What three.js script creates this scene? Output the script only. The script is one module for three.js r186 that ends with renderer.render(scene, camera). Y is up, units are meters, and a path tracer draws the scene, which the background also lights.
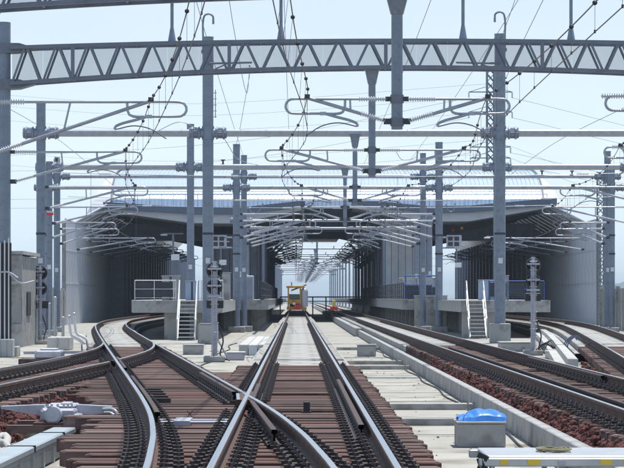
import * as THREE from 'three';
import { mergeGeometries } from 'three/addons/utils/BufferGeometryUtils.js';

// ---------------------------------------------------------------- camera, sky, sun, exposure
const F = 2500, VX = 296.5, VY = 297.6, H = 1.36;       // focal length in photo pixels, vanishing point, eye height over rail top
const scene = new THREE.Scene();
const camera = new THREE.PerspectiveCamera(2 * Math.atan(234 / F) * 180 / Math.PI, 4 / 3, 0.5, 9000);
camera.position.set(0, H, 0);
camera.lookAt(0, H, -100);
camera.setViewOffset(1024, 768, (312 - VX) * 1024 / 624, (234 - VY) * 1024 / 624, 1024, 768);
scene.add(camera);

const renderer = new THREE.WebGLRenderer({ antialias: true });
renderer.setSize(1024, 768);
renderer.toneMapping = THREE.LinearToneMapping;
renderer.toneMappingExposure = 1.08;
renderer.shadowMap.enabled = true;

const SUN = new THREE.Vector3(0.16, 1, -0.2).normalize();
{ // pale summer sky: whitish haze low down, clearer blue overhead
  const w = 2048, h = 1024, d = new Float32Array(w * h * 4);
  for (let j = 0; j < h; j++) for (let i = 0; i < w; i++) {
    const el = ((j + 0.5) / h - 0.5) * Math.PI, az = (i + 0.5) / w * 2 * Math.PI;
    const e = Math.max(0, Math.sin(el)), t = Math.pow(Math.max(0, (e - 0.06) / 0.94), 0.62);
    let r = 0.82 - 0.68 * t, g = 0.96 - 0.68 * t, b = 1.04 - 0.48 * t;
    const cl = 1 + 0.012 * Math.sin(az * 23 + Math.sin(el * 31) * 2) * Math.sin(el * 47 + az * 9) + 0.01 * Math.sin(az * 57 + el * 80); r *= cl; g *= 1 + (cl - 1) * 0.7; b *= 1 + (cl - 1) * 0.3;
    if (el < 0) { r = 0.3; g = 0.34; b = 0.38; }
    const k = (j * w + i) * 4; d[k] = r; d[k + 1] = g; d[k + 2] = b; d[k + 3] = 1;
  }
  const t = new THREE.DataTexture(d, w, h, THREE.RGBAFormat, THREE.FloatType);
  t.mapping = THREE.EquirectangularReflectionMapping; t.magFilter = THREE.LinearFilter; t.minFilter = THREE.LinearFilter; t.needsUpdate = true;
  scene.background = t; scene.environment = t;
}
const sun = new THREE.DirectionalLight(new THREE.Color(1, 0.955, 0.88), 5.0);
sun.position.copy(SUN).multiplyScalar(400); sun.position.z -= 120; sun.target.position.set(0, 0, -120);
sun.castShadow = true; sun.shadow.mapSize.set(4096, 4096);
Object.assign(sun.shadow.camera, { left: -140, right: 140, top: 180, bottom: -180, near: 1, far: 900 });
scene.add(sun, sun.target);
scene.fog = new THREE.FogExp2(new THREE.Color(0.72, 0.85, 1.0), 0.0002);

// ---------------------------------------------------------------- helpers
let seed = 7; const rnd = () => ((seed = (seed * 1664525 + 1013904223) >>> 0) / 4294967296);
const P = (x, y, D) => [(x - VX) * D / F, H - (y - VY) * D / F, D];          // photo pixel at depth D -> metres
const clean = g => { const n = g.index ? g.toNonIndexed() : g; for (const k of Object.keys(n.attributes)) if (!['position', 'normal', 'uv'].includes(k)) n.deleteAttribute(k); n.morphAttributes = {}; return n; };
function uvW(g) {          // uv in metres from the dominant side of each vertex normal
  const p = g.attributes.position, n = g.attributes.normal, u = new Float32Array(p.count * 2);
  for (let i = 0; i < p.count; i++) {
    const ax = Math.abs(n.getX(i)), ay = Math.abs(n.getY(i)), az = Math.abs(n.getZ(i));
    const x = p.getX(i), y = p.getY(i), z = p.getZ(i);
    if (ay >= ax && ay >= az) { u[2 * i] = x; u[2 * i + 1] = z; } else if (ax >= az) { u[2 * i] = z; u[2 * i + 1] = y; } else { u[2 * i] = x; u[2 * i + 1] = y; }
  }
  g.setAttribute('uv', new THREE.BufferAttribute(u, 2)); return g;
}
const bx = (x0, x1, y0, y1, d0, d1) => { const g = new THREE.BoxGeometry(Math.abs(x1 - x0), Math.abs(y1 - y0), Math.abs(d1 - d0)); g.translate((x0 + x1) / 2, (y0 + y1) / 2, -(d0 + d1) / 2); return clean(g); };
function bev(x0, x1, y0, y1, d0, d1, b = 0.02) {       // chamfered box
  const w = x1 - x0, h = y1 - y0, s = new THREE.Shape();
  s.moveTo(x0 + b, y0); s.lineTo(x1 - b, y0); s.lineTo(x1, y0 + b); s.lineTo(x1, y1 - b); s.lineTo(x1 - b, y1); s.lineTo(x0 + b, y1); s.lineTo(x0, y1 - b); s.lineTo(x0, y0 + b);
  const g = new THREE.ExtrudeGeometry(s, { depth: Math.abs(d1 - d0) - 2 * b, bevelEnabled: true, bevelThickness: b, bevelSize: 0, bevelSegments: 1, bevelOffset: 0 });
  // pull the end caps in
  const p = g.attributes.position, cx = (x0 + x1) / 2, cy = (y0 + y1) / 2, L = Math.abs(d1 - d0) - 2 * b;
  for (let i = 0; i < p.count; i++) { const z = p.getZ(i); if (z < -b / 2 || z > L + b / 2) { p.setX(i, cx + (p.getX(i) - cx) * (1 - 2 * b / w)); p.setY(i, cy + (p.getY(i) - cy) * (1 - 2 * b / h)); } }
  g.computeVertexNormals(); g.translate(0, 0, -Math.max(d0, d1) + b); return clean(g);
}
const v3 = a => new THREE.Vector3(a[0], a[1], -a[2]);
function rod(a, b, r, seg = 8, r2 = r, open = false) {
  const p = v3(a), q = v3(b), l = p.distanceTo(q), g = new THREE.CylinderGeometry(r2, r, l, seg, 1, open);
  g.applyQuaternion(new THREE.Quaternion().setFromUnitVectors(new THREE.Vector3(0, 1, 0), q.clone().sub(p).normalize()));
  g.translate((p.x + q.x) / 2, (p.y + q.y) / 2, (p.z + q.z) / 2); return clean(g);
}
function tube(pts, r, seg = 7, n = 0) {
  const c = new THREE.CatmullRomCurve3(pts.map(v3), false, 'centripetal');
  return clean(new THREE.TubeGeometry(c, n || pts.length * 4, r, seg, false));
}
function bar(a, b, w, h) {      // rectangular bar between two points
  const p = v3(a), q = v3(b), l = p.distanceTo(q), g = new THREE.BoxGeometry(w, h, l);
  g.applyMatrix4(new THREE.Matrix4().lookAt(p, q, Math.abs(q.y - p.y) > 0.95 * l ? new THREE.Vector3(0, 0, 1) : new THREE.Vector3(0, 1, 0)));
  g.translate((p.x + q.x) / 2, (p.y + q.y) / 2, (p.z + q.z) / 2); return clean(g);
}
const ball = (a, r, s = 6) => { const g = new THREE.SphereGeometry(r, s + 2, s); g.translate(a[0], a[1], -a[2]); return clean(g); };
function prism(pts, d0, d1) {    // x,y outline extruded in depth
  const s = new THREE.Shape(pts.map(p => new THREE.Vector2(p[0], p[1])));
  const g = new THREE.ExtrudeGeometry(s, { depth: Math.abs(d1 - d0), bevelEnabled: false }); g.translate(0, 0, -Math.max(d0, d1)); return clean(g);
}
function quadStrip(rows) {       // rows of points -> flat shaded sheet (both sides drawn)
  const o = [];
  for (let i = 0; i + 1 < rows.length; i++) for (let j = 0; j + 1 < rows[i].length; j++) {
    const a = rows[i][j], b = rows[i][j + 1], c = rows[i + 1][j + 1], d = rows[i + 1][j];
    for (const q of [a, b, c, a, c, d]) o.push(q[0], q[1], -q[2]);
  }
  const g = new THREE.BufferGeometry(); g.setAttribute('position', new THREE.Float32BufferAttribute(o, 3)); g.computeVertexNormals();
  g.setAttribute('uv', new THREE.Float32BufferAttribute(new Float32Array(o.length / 3 * 2), 2)); return g;
}
const taken = {};
const numbered = n => { const k = taken[n] = (taken[n] ?? -1) + 1; return k ? n + '_' + String(k).padStart(3, '0') : n; };
const BASE = new WeakMap();
function meta(o, label, category, group, kind) { o.userData = {}; if (label) o.userData.label = label; if (category) o.userData.category = category; if (group) o.userData.group = group; if (kind) o.userData.kind = kind; return o; }
function thing(name, label, category, at = [0, 0, 0], group) {
  const o = new THREE.Group(); o.name = numbered(name); o.position.set(at[0], at[1], -at[2]); BASE.set(o, o.position.clone()); scene.add(o); return meta(o, label, category, group);
}
function structure(name, at = [0, 0, 0]) { const o = new THREE.Group(); o.name = numbered(name); o.position.set(at[0], at[1], -at[2]); BASE.set(o, o.position.clone()); scene.add(o); return meta(o, null, null, null, 'structure'); }
function geoOf(geos, base) {
  const list = (Array.isArray(geos) ? geos.flat(9) : [geos]).map(clean);
  const g = list.length > 1 ? mergeGeometries(list) : list[0]; uvW(g);
  if (base) g.translate(-base.x, -base.y, -base.z);
  return g;
}
function part(parent, name, geos, mat, kind) {
  const b = BASE.get(parent), m = new THREE.Mesh(geoOf(geos, b), mat); m.name = name; m.castShadow = m.receiveShadow = true;
  BASE.set(m, b); parent.add(m); if (kind) m.userData.kind = kind; return m;
}
function piece(parent, name, geo, mat, at) {   // shared geometry around its own origin
  const b = BASE.get(parent), m = new THREE.Mesh(geo, mat); m.name = name; m.position.set(at[0] - b.x, at[1] - b.y, -at[2] - b.z); m.castShadow = m.receiveShadow = true; parent.add(m); return m;
}
function copyOf(src, label, at, group) {
  const r = src.clone(); r.name = numbered(src.name.replace(/_\d{3}$/, '')); r.position.set(at[0], at[1], -at[2]); scene.add(r); r.userData = { ...src.userData, label }; if (group) r.userData.group = group; return r;
}
function interp(pts) {          // smooth curve through [D, X] points
  pts.sort((a, b) => a[0] - b[0]); const n = pts.length, s = [];
  for (let i = 0; i < n; i++) { const a = pts[Math.max(0, i - 1)], b = pts[Math.min(n - 1, i + 1)]; s.push((b[1] - a[1]) / (b[0] - a[0])); }
  return d => {
    if (d <= pts[0][0]) return pts[0][1] + s[0] * (d - pts[0][0]); if (d >= pts[n - 1][0]) return pts[n - 1][1] + s[n - 1] * (d - pts[n - 1][0]);
    let i = 0; while (d > pts[i + 1][0]) i++;
    const h = pts[i + 1][0] - pts[i][0], t = (d - pts[i][0]) / h, t2 = t * t, t3 = t2 * t;
    return (2 * t3 - 3 * t2 + 1) * pts[i][1] + (t3 - 2 * t2 + t) * h * s[i] + (-2 * t3 + 3 * t2) * pts[i + 1][1] + (t3 - t2) * h * s[i + 1];
  };
}
const range = (a, b, st) => { const o = []; for (let d = a; d < b - 1e-6; d += st) o.push(d); o.push(b); return o; };

// ---------------------------------------------------------------- materials
function noiseTile(n, cells, sd) {          // tileable value noise
  const g = new Float32Array(cells * cells); let s = sd; for (let i = 0; i < g.length; i++) { s = (s * 1664525 + 1013904223) >>> 0; g[i] = s / 4294967296; }
  return (x, y) => { x = x / n * cells; y = y / n * cells; const i = Math.floor(x), j = Math.floor(y); let u = x - i, v = y - j; u = u * u * (3 - 2 * u); v = v * v * (3 - 2 * v);
    const q = (a, b) => g[((b % cells) + cells) % cells * cells + ((a % cells) + cells) % cells]; return (q(i, j) * (1 - u) + q(i + 1, j) * u) * (1 - v) + (q(i, j + 1) * (1 - u) + q(i + 1, j + 1) * u) * v; };
}
const toS = c => Math.round(255 * Math.min(1, Math.max(0, c <= 0.0031308 ? 12.92 * c : 1.055 * Math.pow(c, 1 / 2.4) - 0.055)));
function tex(n, fn, metres, data = false) {
  const d = new Uint8Array(n * n * 4);
  for (let j = 0; j < n; j++) for (let i = 0; i < n; i++) { const c = fn(i, j), k = (j * n + i) * 4; for (let q = 0; q < 3; q++) d[k + q] = data ? Math.round(255 * Math.min(1, Math.max(0, c[q]))) : toS(c[q]); d[k + 3] = 255; }
  const t = new THREE.DataTexture(d, n, n); t.wrapS = t.wrapT = THREE.RepeatWrapping; t.magFilter = THREE.LinearFilter; t.minFilter = THREE.LinearMipmapLinearFilter; t.generateMipmaps = true;
  if (!data) t.colorSpace = THREE.SRGBColorSpace; t.repeat.set(1 / metres, 1 / metres); t.needsUpdate = true; return t;
}
const fbm = (n, base, sd, oct = 4) => { const L = []; for (let o = 0; o < oct; o++) L.push(noiseTile(n, base << o, sd + o * 77)); return (x, y) => { let a = 0, w = 0.5, t = 0; for (const f of L) { a += w * f(x, y); t += w; w *= 0.6; } return a / t; }; };
function mottled(n, col, amt, stain, sd, metres, base = 4) {
  const a = fbm(n, base, sd, 5), b = fbm(n, base * 2, sd + 9, 3), c = noiseTile(n, n >> 1, sd + 5);
  return tex(n, (i, j) => { const k = 1 + amt * (a(i, j) - 0.5) * 2 + amt * 0.5 * (c(i, j) - 0.5), s = Math.max(0, b(i, j) - 0.5) * stain * 1.6; return col.map((v, q) => v * k * (1 - s * [0.9, 0.96, 1.02][q])); }, metres);
}
const std = (o) => new THREE.MeshStandardMaterial({ side: THREE.DoubleSide, ...o });
const col = (r, g, b) => new THREE.Color().setRGB(r, g, b);
function grain(col1, col2, sd, metres) {   // fibre running along u
  const n = 256, a = noiseTile(n, 128, sd), b = fbm(n, 4, sd + 3, 4), st = fbm(n, 6, sd + 4, 4);
  return tex(n, (i, j) => { const t = 0.55 * a(i * 0.08, j * 1) + 0.45 * b(i, j), q0 = st(i, j), s = q0 > 0.62 ? 0.55 : q0 > 0.56 ? 0.8 : 1; return col1.map((v, q) => (v * (1 - t) + col2[q] * t) * s); }, metres);
}
const M = {
  deck: std({ map: mottled(512, [0.355, 0.343, 0.305], 0.32, 1.3, 3, 9), roughness: 0.92 }),
  concrete: std({ map: mottled(256, [0.37, 0.37, 0.365], 0.2, 0.9, 21, 3), roughness: 0.93 }),
  paleConcrete: std({ map: mottled(256, [0.47, 0.465, 0.445], 0.15, 0.5, 31, 3), roughness: 0.9 }),
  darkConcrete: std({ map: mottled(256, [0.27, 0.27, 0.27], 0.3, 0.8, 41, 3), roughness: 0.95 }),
  slab: std({ map: mottled(256, [0.36, 0.355, 0.335], 0.35, 1.6, 51, 3), roughness: 0.92 }),
  steel: std({ map: mottled(256, [0.205, 0.24, 0.31], 0.13, 0.4, 61, 0.9), roughness: 0.5, metalness: 0.25 }),
  tubeSteel: std({ map: mottled(256, [0.36, 0.385, 0.44], 0.12, 0.4, 71, 1.5), roughness: 0.36, metalness: 0.45 }),
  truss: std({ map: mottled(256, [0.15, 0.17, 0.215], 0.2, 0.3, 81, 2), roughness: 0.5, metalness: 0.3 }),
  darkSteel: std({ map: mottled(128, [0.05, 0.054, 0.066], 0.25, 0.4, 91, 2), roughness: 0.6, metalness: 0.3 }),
  white: std({ map: mottled(128, [0.64, 0.66, 0.69], 0.09, 0.3, 101, 3), roughness: 0.5 }),
  insulator: std({ color: col(0.62, 0.64, 0.70), roughness: 0.25 }),
  black: std({ color: col(0.02, 0.021, 0.024), roughness: 0.55 }),
  fastener: std({ map: mottled(128, [0.06, 0.043, 0.038], 0.6, 0.6, 111, 0.7), roughness: 0.5, metalness: 0.35 }),
  clip: std({ color: col(0.16, 0.145, 0.15), roughness: 0.38, metalness: 0.6 }),
  rust: std({ map: mottled(256, [0.115, 0.062, 0.046], 0.55, 0.9, 121, 0.8), roughness: 0.75, metalness: 0.2 }),
  oldRail: std({ map: mottled(128, [0.07, 0.045, 0.038], 0.6, 0.6, 125, 0.6), roughness: 0.6, metalness: 0.3 }),
  dirt: std({ map: mottled(256, [0.10, 0.058, 0.048], 0.6, 0.9, 127, 1.1), roughness: 0.97 }),
  polished: std({ color: col(0.68, 0.70, 0.76), roughness: 0.24, metalness: 1 }),
  silver: std({ map: mottled(128, [0.42, 0.43, 0.49], 0.12, 0.4, 131, 1), roughness: 0.45, metalness: 0.2 }),
  duct: std({ map: mottled(128, [0.38, 0.43, 0.46], 0.1, 0.3, 141, 2), roughness: 0.45, metalness: 0.15 }),
  ductSide: std({ map: mottled(128, [0.33, 0.35, 0.37], 0.15, 0.6, 145, 1), roughness: 0.7 }),
  roofPanel: std({ map: mottled(128, [0.44, 0.53, 0.64], 0.06, 0.1, 151, 4), roughness: 0.4, metalness: 0.2 }),
  fascia: std({ map: mottled(128, [0.10, 0.13, 0.19], 0.12, 0.2, 161, 4), roughness: 0.6 }),
  soffit: std({ map: mottled(128, [0.42, 0.45, 0.50], 0.08, 0.3, 171, 4), roughness: 0.7 }),
  underside: std({ map: mottled(128, [0.40, 0.40, 0.41], 0.12, 0.5, 181, 4), roughness: 0.8 }),
  bluePanel: std({ map: mottled(128, [0.30, 0.38, 0.52], 0.08, 0.2, 191, 4), roughness: 0.6 }),
  wallSheet: std({ map: mottled(256, [0.54, 0.57, 0.62], 0.13, 0.4, 201, 14), roughness: 0.45, metalness: 0.15 }),
  tarp: std({ map: mottled(128, [0.035, 0.20, 0.62], 0.2, 0.4, 211, 0.6), roughness: 0.42 }),
  yellow: std({ color: col(0.72, 0.50, 0.04), roughness: 0.5 }),
  ochre: std({ map: mottled(128, [0.45, 0.23, 0.035], 0.5, 0.5, 221, 1), roughness: 0.55 }),
  red: std({ color: col(0.66, 0.035, 0.025), roughness: 0.5 }),
  bluePaint: std({ color: col(0.02, 0.10, 0.36), roughness: 0.5 }),
  green: std({ color: col(0.05, 0.25, 0.07), roughness: 0.6 }),
  orange: std({ color: col(0.8, 0.22, 0.02), roughness: 0.6 }),
  rope: std({ color: col(0.22, 0.2, 0.12), roughness: 0.95 }),
  alu: std({ map: mottled(128, [0.46, 0.48, 0.50], 0.12, 0.3, 231, 1.5), roughness: 0.4, metalness: 0.4 }),
  wire: std({ color: col(0.10, 0.105, 0.13), roughness: 0.5, metalness: 0.4 }),
  hill: std({ map: mottled(128, [0.07, 0.11, 0.08], 0.4, 0.3, 241, 300), roughness: 1 }),
  land: std({ map: mottled(256, [0.16, 0.17, 0.13], 0.4, 0.5, 251, 120), roughness: 1 }),
  glass: std({ color: col(0.04, 0.05, 0.06), roughness: 0.08 }),
};
const SLEEP = [[1, 1, 1], [0.8, 0.78, 0.78], [1.15, 1.12, 1.1], [1.1, 0.86, 0.8], [0.62, 0.62, 0.66], [1.3, 1.28, 1.3], [0.95, 0.8, 0.72]].map((k, i) => std({ map: grain([0.074 * k[0], 0.043 * k[1], 0.038 * k[2]], [0.19 * k[0], 0.125 * k[1], 0.112 * k[2]], 300 + i * 31, 1.3 + 0.2 * (i % 3)), roughness: 0.86 }));
const REDBAL = std({ map: mottled(128, [0.12, 0.042, 0.037], 0.6, 0.5, 401, 0.5), roughness: 0.95 });
{ const n = 64, t = tex(n, (i, j) => { const on = (i % 16) < 4 || (j % 16) < 4 ? 1 : 0; return [on, on, on]; }, 0.06, true);
  M.mesh = std({ map: M.truss.map, roughness: 0.6, metalness: 0.3, alphaMap: t, transparent: true }); }

// ================================================================ SETTING
const DY = -0.7, XM = 2.4, XC = 2.645;          // deck level, axis of the two main tracks, axis of the station
{ const g = structure('land', [0, -9, 0]);
  part(g, 'land_sheet', quadStrip([[[-6000, -9, -200], [6000, -9, -200]], [[-6000, -9, 8000], [6000, -9, 8000]]]), M.land).userData.kind = 'structure'; }
{ const g = structure('hills', [1800, -9, 4600]); const rows = [[], [], []];
  for (let i = 0; i <= 70; i++) { const x = 420 + i * 50, up = Math.min(1, i / 5), hh = up * (34 + 9 * Math.sin(i * 0.43) + 6 * Math.sin(i * 1.13 + 1) + 2.5 * Math.sin(i * 2.7)); rows[0].push([x, -9, 4300]); rows[1].push([x, hh * 0.62 - 4, 4500 + 40 * Math.sin(i)]); rows[2].push([x, hh, 4800]); }
  part(g, 'hillside', quadStrip(rows), M.hill).userData.kind = 'structure'; }
const deck = structure('viaduct_deck', [0, DY, 0]);
part(deck, 'deck_slab', bx(-22, 27, DY - 0.8, DY, -30, 800), M.deck);
for (const d of [40.2, 45.8, 71.5, 77, 98]) part(deck, 'deck_rib', bx(1.42, 3.3, DY - 0.02, DY + 0.11, d, d + 0.55), M.concrete);
for (const d of [26.5, 36.5, 44.5, 52.5, 60.5, 68.5]) part(deck, 'deck_rib', bx(-9.6, -2.6 - (d > 40 ? 2.7 : 0), DY - 0.02, DY + 0.09, d, d + 0.5), M.concrete);
{ const hw = thing('kerb_wall', 'low concrete kerb wall beside the right straight track, beyond the trolley', 'kerb', [3.35, DY, 24]);   // wall pieces
  for (let d = 25.2; d < 132; d += 4) part(hw, 'kerb_block', bev(3.27, 3.43, DY, DY + 0.33, d, d + 3.97, 0.012), M.concrete);
  const h2 = thing('kerb_wall', 'long concrete kerb wall between straight tracks reaching into the station', 'kerb', [2.2, DY, 130]);
  for (let d = 132.2; d < 300; d += 8) part(h2, 'kerb_block', bev(3.1, 3.43, DY, DY + 0.45, d, d + 7.96, 0.02), M.concrete); }

// ---------------------------------------------------------------- tracks
const railProfile = [[-.0725, -.174], [.0725, -.174], [.0725, -.162], [.013, -.138], [.0095, -.055], [.0325, -.042], [.0325, -.007], [.027, 0], [-.027, 0], [-.0325, -.007], [-.0325, -.042], [-.0095, -.055], [-.013, -.138], [-.0725, -.162]];
function railGeo(xf, ds, dy = 0) { const rows = ds.map(d => [...railProfile, railProfile[0]].map(p => [xf(d) + p[0], p[1] + dy, d])); return quadStrip(rows); }
const topGeo = (xf, ds) => quadStrip(ds.map(d => [[xf(d) - 0.028, 0.0035, d], [xf(d) - 0.02, 0.005, d], [xf(d) + 0.02, 0.005, d], [xf(d) + 0.028, 0.0035, d]]));
const dsOf = (a, b) => { const o = []; let d = a; while (d < b) { o.push(d); d += d < 45 ? 0.8 : d < 90 ? 1.6 : d < 220 ? 4 : 20; } o.push(b); return o; };
function rail(track, xf, a, b, shiny = true) { const ds = dsOf(a, b), r = part(track, 'rail', railGeo(xf, ds), M.rust); if (shiny) part(r, 'running_surface', topGeo(xf, ds), M.polished); return r; }
const SG = [0.205, 0.19, 0.22].map(w => geoOf(bev(-0.5, 0.5, -0.17, 0, -w / 2, w / 2, 0.012)));
function sleeper(track, xa, xb, d) {
  const k = Math.floor(rnd() * 3), m = piece(track, 'sleeper', SG[k], SLEEP[Math.floor(rnd() * 7)], [(xa + xb) / 2 + (rnd() - 0.5) * 0.04, -0.207 + (rnd() - 0.5) * 0.016, d + (rnd() - 0.5) * 0.05]);
  m.scale.x = xb - xa; m.rotation.y = (rnd() - 0.5) * 0.014; return m;
}
function fastenings(track, rails, spacing, wide = 1) {     // rails: [xf, a, b]; chairs, clips and bolts under each rail foot
  const plates = [], clips = [];
  for (const [xf, a, b] of rails) for (let d = a; d < b; d += spacing) {
    const x = xf(d), w = 0.19 * wide;
    plates.push(bx(x - w, x + w, -0.204, -0.176, d - 0.085, d + 0.085));
    for (const s of [-1, 1]) {
      plates.push(bx(x + s * 0.078, x + s * 0.15, -0.176, -0.135, d - 0.045, d + 0.045));
      clips.push(rod([x + s * 0.115, -0.14, d], [x + s * 0.115, -0.092, d], 0.02, 6));
      clips.push(bx(x + s * 0.055, x + s * 0.135, -0.152, -0.13, d - 0.06, d - 0.048));
      if (wide > 1.2) { plates.push(bx(x + s * 0.2, x + s * 0.30, -0.178, -0.15, d - 0.05, d + 0.05)); clips.push(rod([x + s * 0.25, -0.15, d], [x + s * 0.25, -0.115, d], 0.018, 6)); }
    }
  }
  part(track, 'rail_chairs', plates, M.fastener, 'stuff'); part(track, 'rail_clips', clips, M.clip, 'stuff');
}
const mir = f => d => 2 * XM - f(d);
const mainL = () => -0.69, mainR = () => 0.81, main2L = () => 3.98, main2R = () => 5.48;
const crossPts = [[8, -0.93], [14, -1.02], [19.95, -1.2], [22.5, -1.31], [25.1, -1.44], [29.2, -1.71], [34.2, -2.12], [41.4, -2.76], [54.1, -3.9], [73.9, -5.67], [105, -8.4], [124, -9.95], [140, -10.95], [155, -11.6], [175, -11.9], [210, -11.95], [620, -11.95]];
const crossL = interp(crossPts), crossR = d => crossL(d) + 1.5;
const brR = interp([[8, -6.0], [15, -5.75], [22, -5.44], [30, -5.06], [38.9, -4.63], [48.5, -4.18], [55, -3.93], [63.7, -3.82], [70, -4.0], [76, -4.35]]), brL = d => brR(d) - 1.5;

function slabs(track, xf, a, b, wide, step = 5) {        // precast track slabs
  const ds = range(a, b, step); let n = 0;
  const g = geoOf(bev(-wide / 2, wide / 2, -0.19, 0, 0.02, step - 0.02, 0.02));
  for (let i = 0; i + 1 < ds.length && n < 90; i++, n++) { const d = ds[i]; if (ds[i + 1] - d < step - 0.01) break;
    const m = piece(track, 'track_slab', g, M.slab, [xf(d), -0.235, d]); m.rotation.y = -Math.atan2(xf(d + step) - xf(d), step) ; }
}
function trackbed(track, xf, a, b, w, y0, y1, mat = M.dirt) {
  const ds = dsOf(a, b), rows = ds.map(d => [[xf(d) - w / 2, y0, d], [xf(d) - w / 2, y1, d], [xf(d) + w / 2, y1, d], [xf(d) + w / 2, y0, d]]); part(track, 'track_bed', quadStrip(rows), mat);
}
function ballastRow(track, xf, a, b, side, n, spread = 0.2, lift = 0) {   // rust red broken stone heaped along the sleeper ends
  const gs = [];
  for (let i = 0; i < n; i++) { const d = a + (b - a) * rnd(), r = 0.02 + 0.065 * rnd() * rnd(), g = new THREE.IcosahedronGeometry(r, 0); const p = g.attributes.position;
    const kx = 0.8 + 0.5 * rnd(), ky = 0.7 + 0.4 * rnd(), ro = rnd() * 6; for (let q = 0; q < p.count; q++) p.setXYZ(q, p.getX(q) * kx, p.getY(q) * ky, p.getZ(q)); g.rotateY(ro); g.rotateX(ro * 1.7); g.computeVertexNormals();
    const u = rnd(); g.translate(xf(d) + side * (u * spread - 0.06), -0.66 + lift + (1 - u) * 0.31 * (0.4 + 0.6 * rnd()) + 0.05 * Math.sin(d * 5.1) + 0.04 * Math.sin(d * 2.3), -d); gs.push(clean(g)); }
  part(track, 'red_ballast', gs, REDBAL, 'stuff');
}
function guard(track, xf, a, b) { const ds = dsOf(a, b); part(track, 'guard_rail', railGeo(xf, ds, -0.012), M.oldRail); }

// left straight track, with the crossover joining it on long shared timbers
{ const t = thing('railway_track', 'straight track running between platforms to yellow maintenance machine', 'railway track', [0.06, DY, 20]);
  trackbed(t, d => 0.06, 58, 560, 2.7, DY, -0.43, M.concrete); slabs(t, () => 0.06, 58.6, 500, 2.34);
  rail(t, mainL, 8, 760); rail(t, mainR, 8, 760);
  trackbed(t, d => (Math.min(-0.7, crossL(d)) + 0.9) / 2, 8, 58, 2.2, DY, -0.37);
  for (let d = 10; d < 58; d += 0.6) { const end = crossL(d) - 0.62 - (Math.floor(d / 3.6) % 2 ? 0.22 : 0) - 0.22 * rnd(); sleeper(t, d < 46 ? end : Math.max(end, -1.35), 1.35 + 0.05 * rnd(), d); }
  fastenings(t, [[mainL, 10, 34], [mainR, 10, 58], [mainL, 37, 58]], 0.6, 1.35); fastenings(t, [[mainL, 58.8, 150], [mainR, 58.8, 150]], 0.625);
  guard(t, () => 0.70, 27, 42); guard(t, d => mainL() + 0.085 + Math.max(0, (33.5 - d) * 0.05), 26, 40); 
  for (const d of [34.2, 40.4, 47, 52.6]) part(t, 'timber_joint', bx(-0.5, 0.62, -0.215, -0.187, d, d + 0.05), M.rust);
  ballastRow(t, () => -1.45, 46, 57, -1, 160);
}
{ const t = thing('railway_track', 'crossover track curving from left straight track to the left platform', 'railway track', [-3, DY, 40]);
  rail(t, crossL, 8, 560); rail(t, crossR, 8, 33.6); rail(t, crossR, 36.0, 560);
  for (let d = 46; d < 58; d += 0.6) sleeper(t, crossL(d) - 0.55 - (Math.floor(d / 3) % 2 ? 0.2 : 0), crossR(d) + 0.5, d + 0.02);
  for (let d = 58; d < 80; d += 0.6) sleeper(t, Math.min(crossL(d), brL(Math.min(d, 76))) - 0.5, crossR(d) + 0.5, d);
  trackbed(t, d => crossL(d) + 0.75, 38, 81, 1.9, DY, -0.37);
  trackbed(t, d => crossL(d) + 0.75, 80, 560, 2.7, DY, -0.43, M.concrete); slabs(t, d => crossL(d) + 0.75, 81, 420, 2.34);
  fastenings(t, [[crossL, 10, 80], [crossR, 10, 33], [crossR, 36.5, 80]], 0.6, 1.35); fastenings(t, [[crossL, 81, 140], [crossR, 81, 140]], 0.625);
  guard(t, d => crossL(d) + 0.10, 30, 44); guard(t, d => crossR(d) - 0.09, 36.5, 46); guard(t, d => crossL(d) + 0.09, 49, 58);
  // crossing nose casting where the rails meet
  const frog = part(t, 'crossing_nose', [prism([[-0.15, -0.174], [0.15, -0.174], [0.11, -0.1], [0.09, -0.006], [-0.09, -0.006], [-0.11, -0.1]].map(p => [p[0] - 0.72, p[1]]), 33.4, 36.4)], M.rust);
  part(frog, 'running_surface', quadStrip([33.3, 34.2, 35.1, 36.2].map((d, k) => [[crossR(d) - 0.026, -0.0005, d], [crossR(d) + 0.026, -0.0005, d]])), M.polished); part(frog, 'wing_surface', quadStrip([33.4, 34.5, 35.6].map((d, k) => [[-0.80 - 0.03 * k, -0.0015, d], [-0.755 - 0.03 * k, -0.0015, d]])), M.polished);
  part(t, 'switch_rod', [rod([-1.75, -0.17, 30.6], [-0.85, -0.17, 30.6], 0.022), rod([-1.75, -0.17, 31.2], [-0.85, -0.17, 31.2], 0.018), bx(-1.5, -1.3, -0.2, -0.14, 30.4, 31.3)], M.silver);
  part(t, 'paint_mark', [bar([-1.40, -0.18, 32.0], [-1.33, -0.09, 32.0], 0.016, 0.01), bar([-1.33, -0.18, 32.02], [-1.40, -0.09, 32.02], 0.016, 0.01)], M.rust);
  for (let i = 0; i < 5; i++) part(t, 'rail_brace', bx(crossL(37 + i) + 0.14, crossL(37 + i) + 0.5, -0.2, -0.13, 37 + i, 37.16 + i), M.fastener);
  ballastRow(t, d => crossL(d) - 0.65, 20, 46, -1, 2200, 0.3);
}
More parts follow.
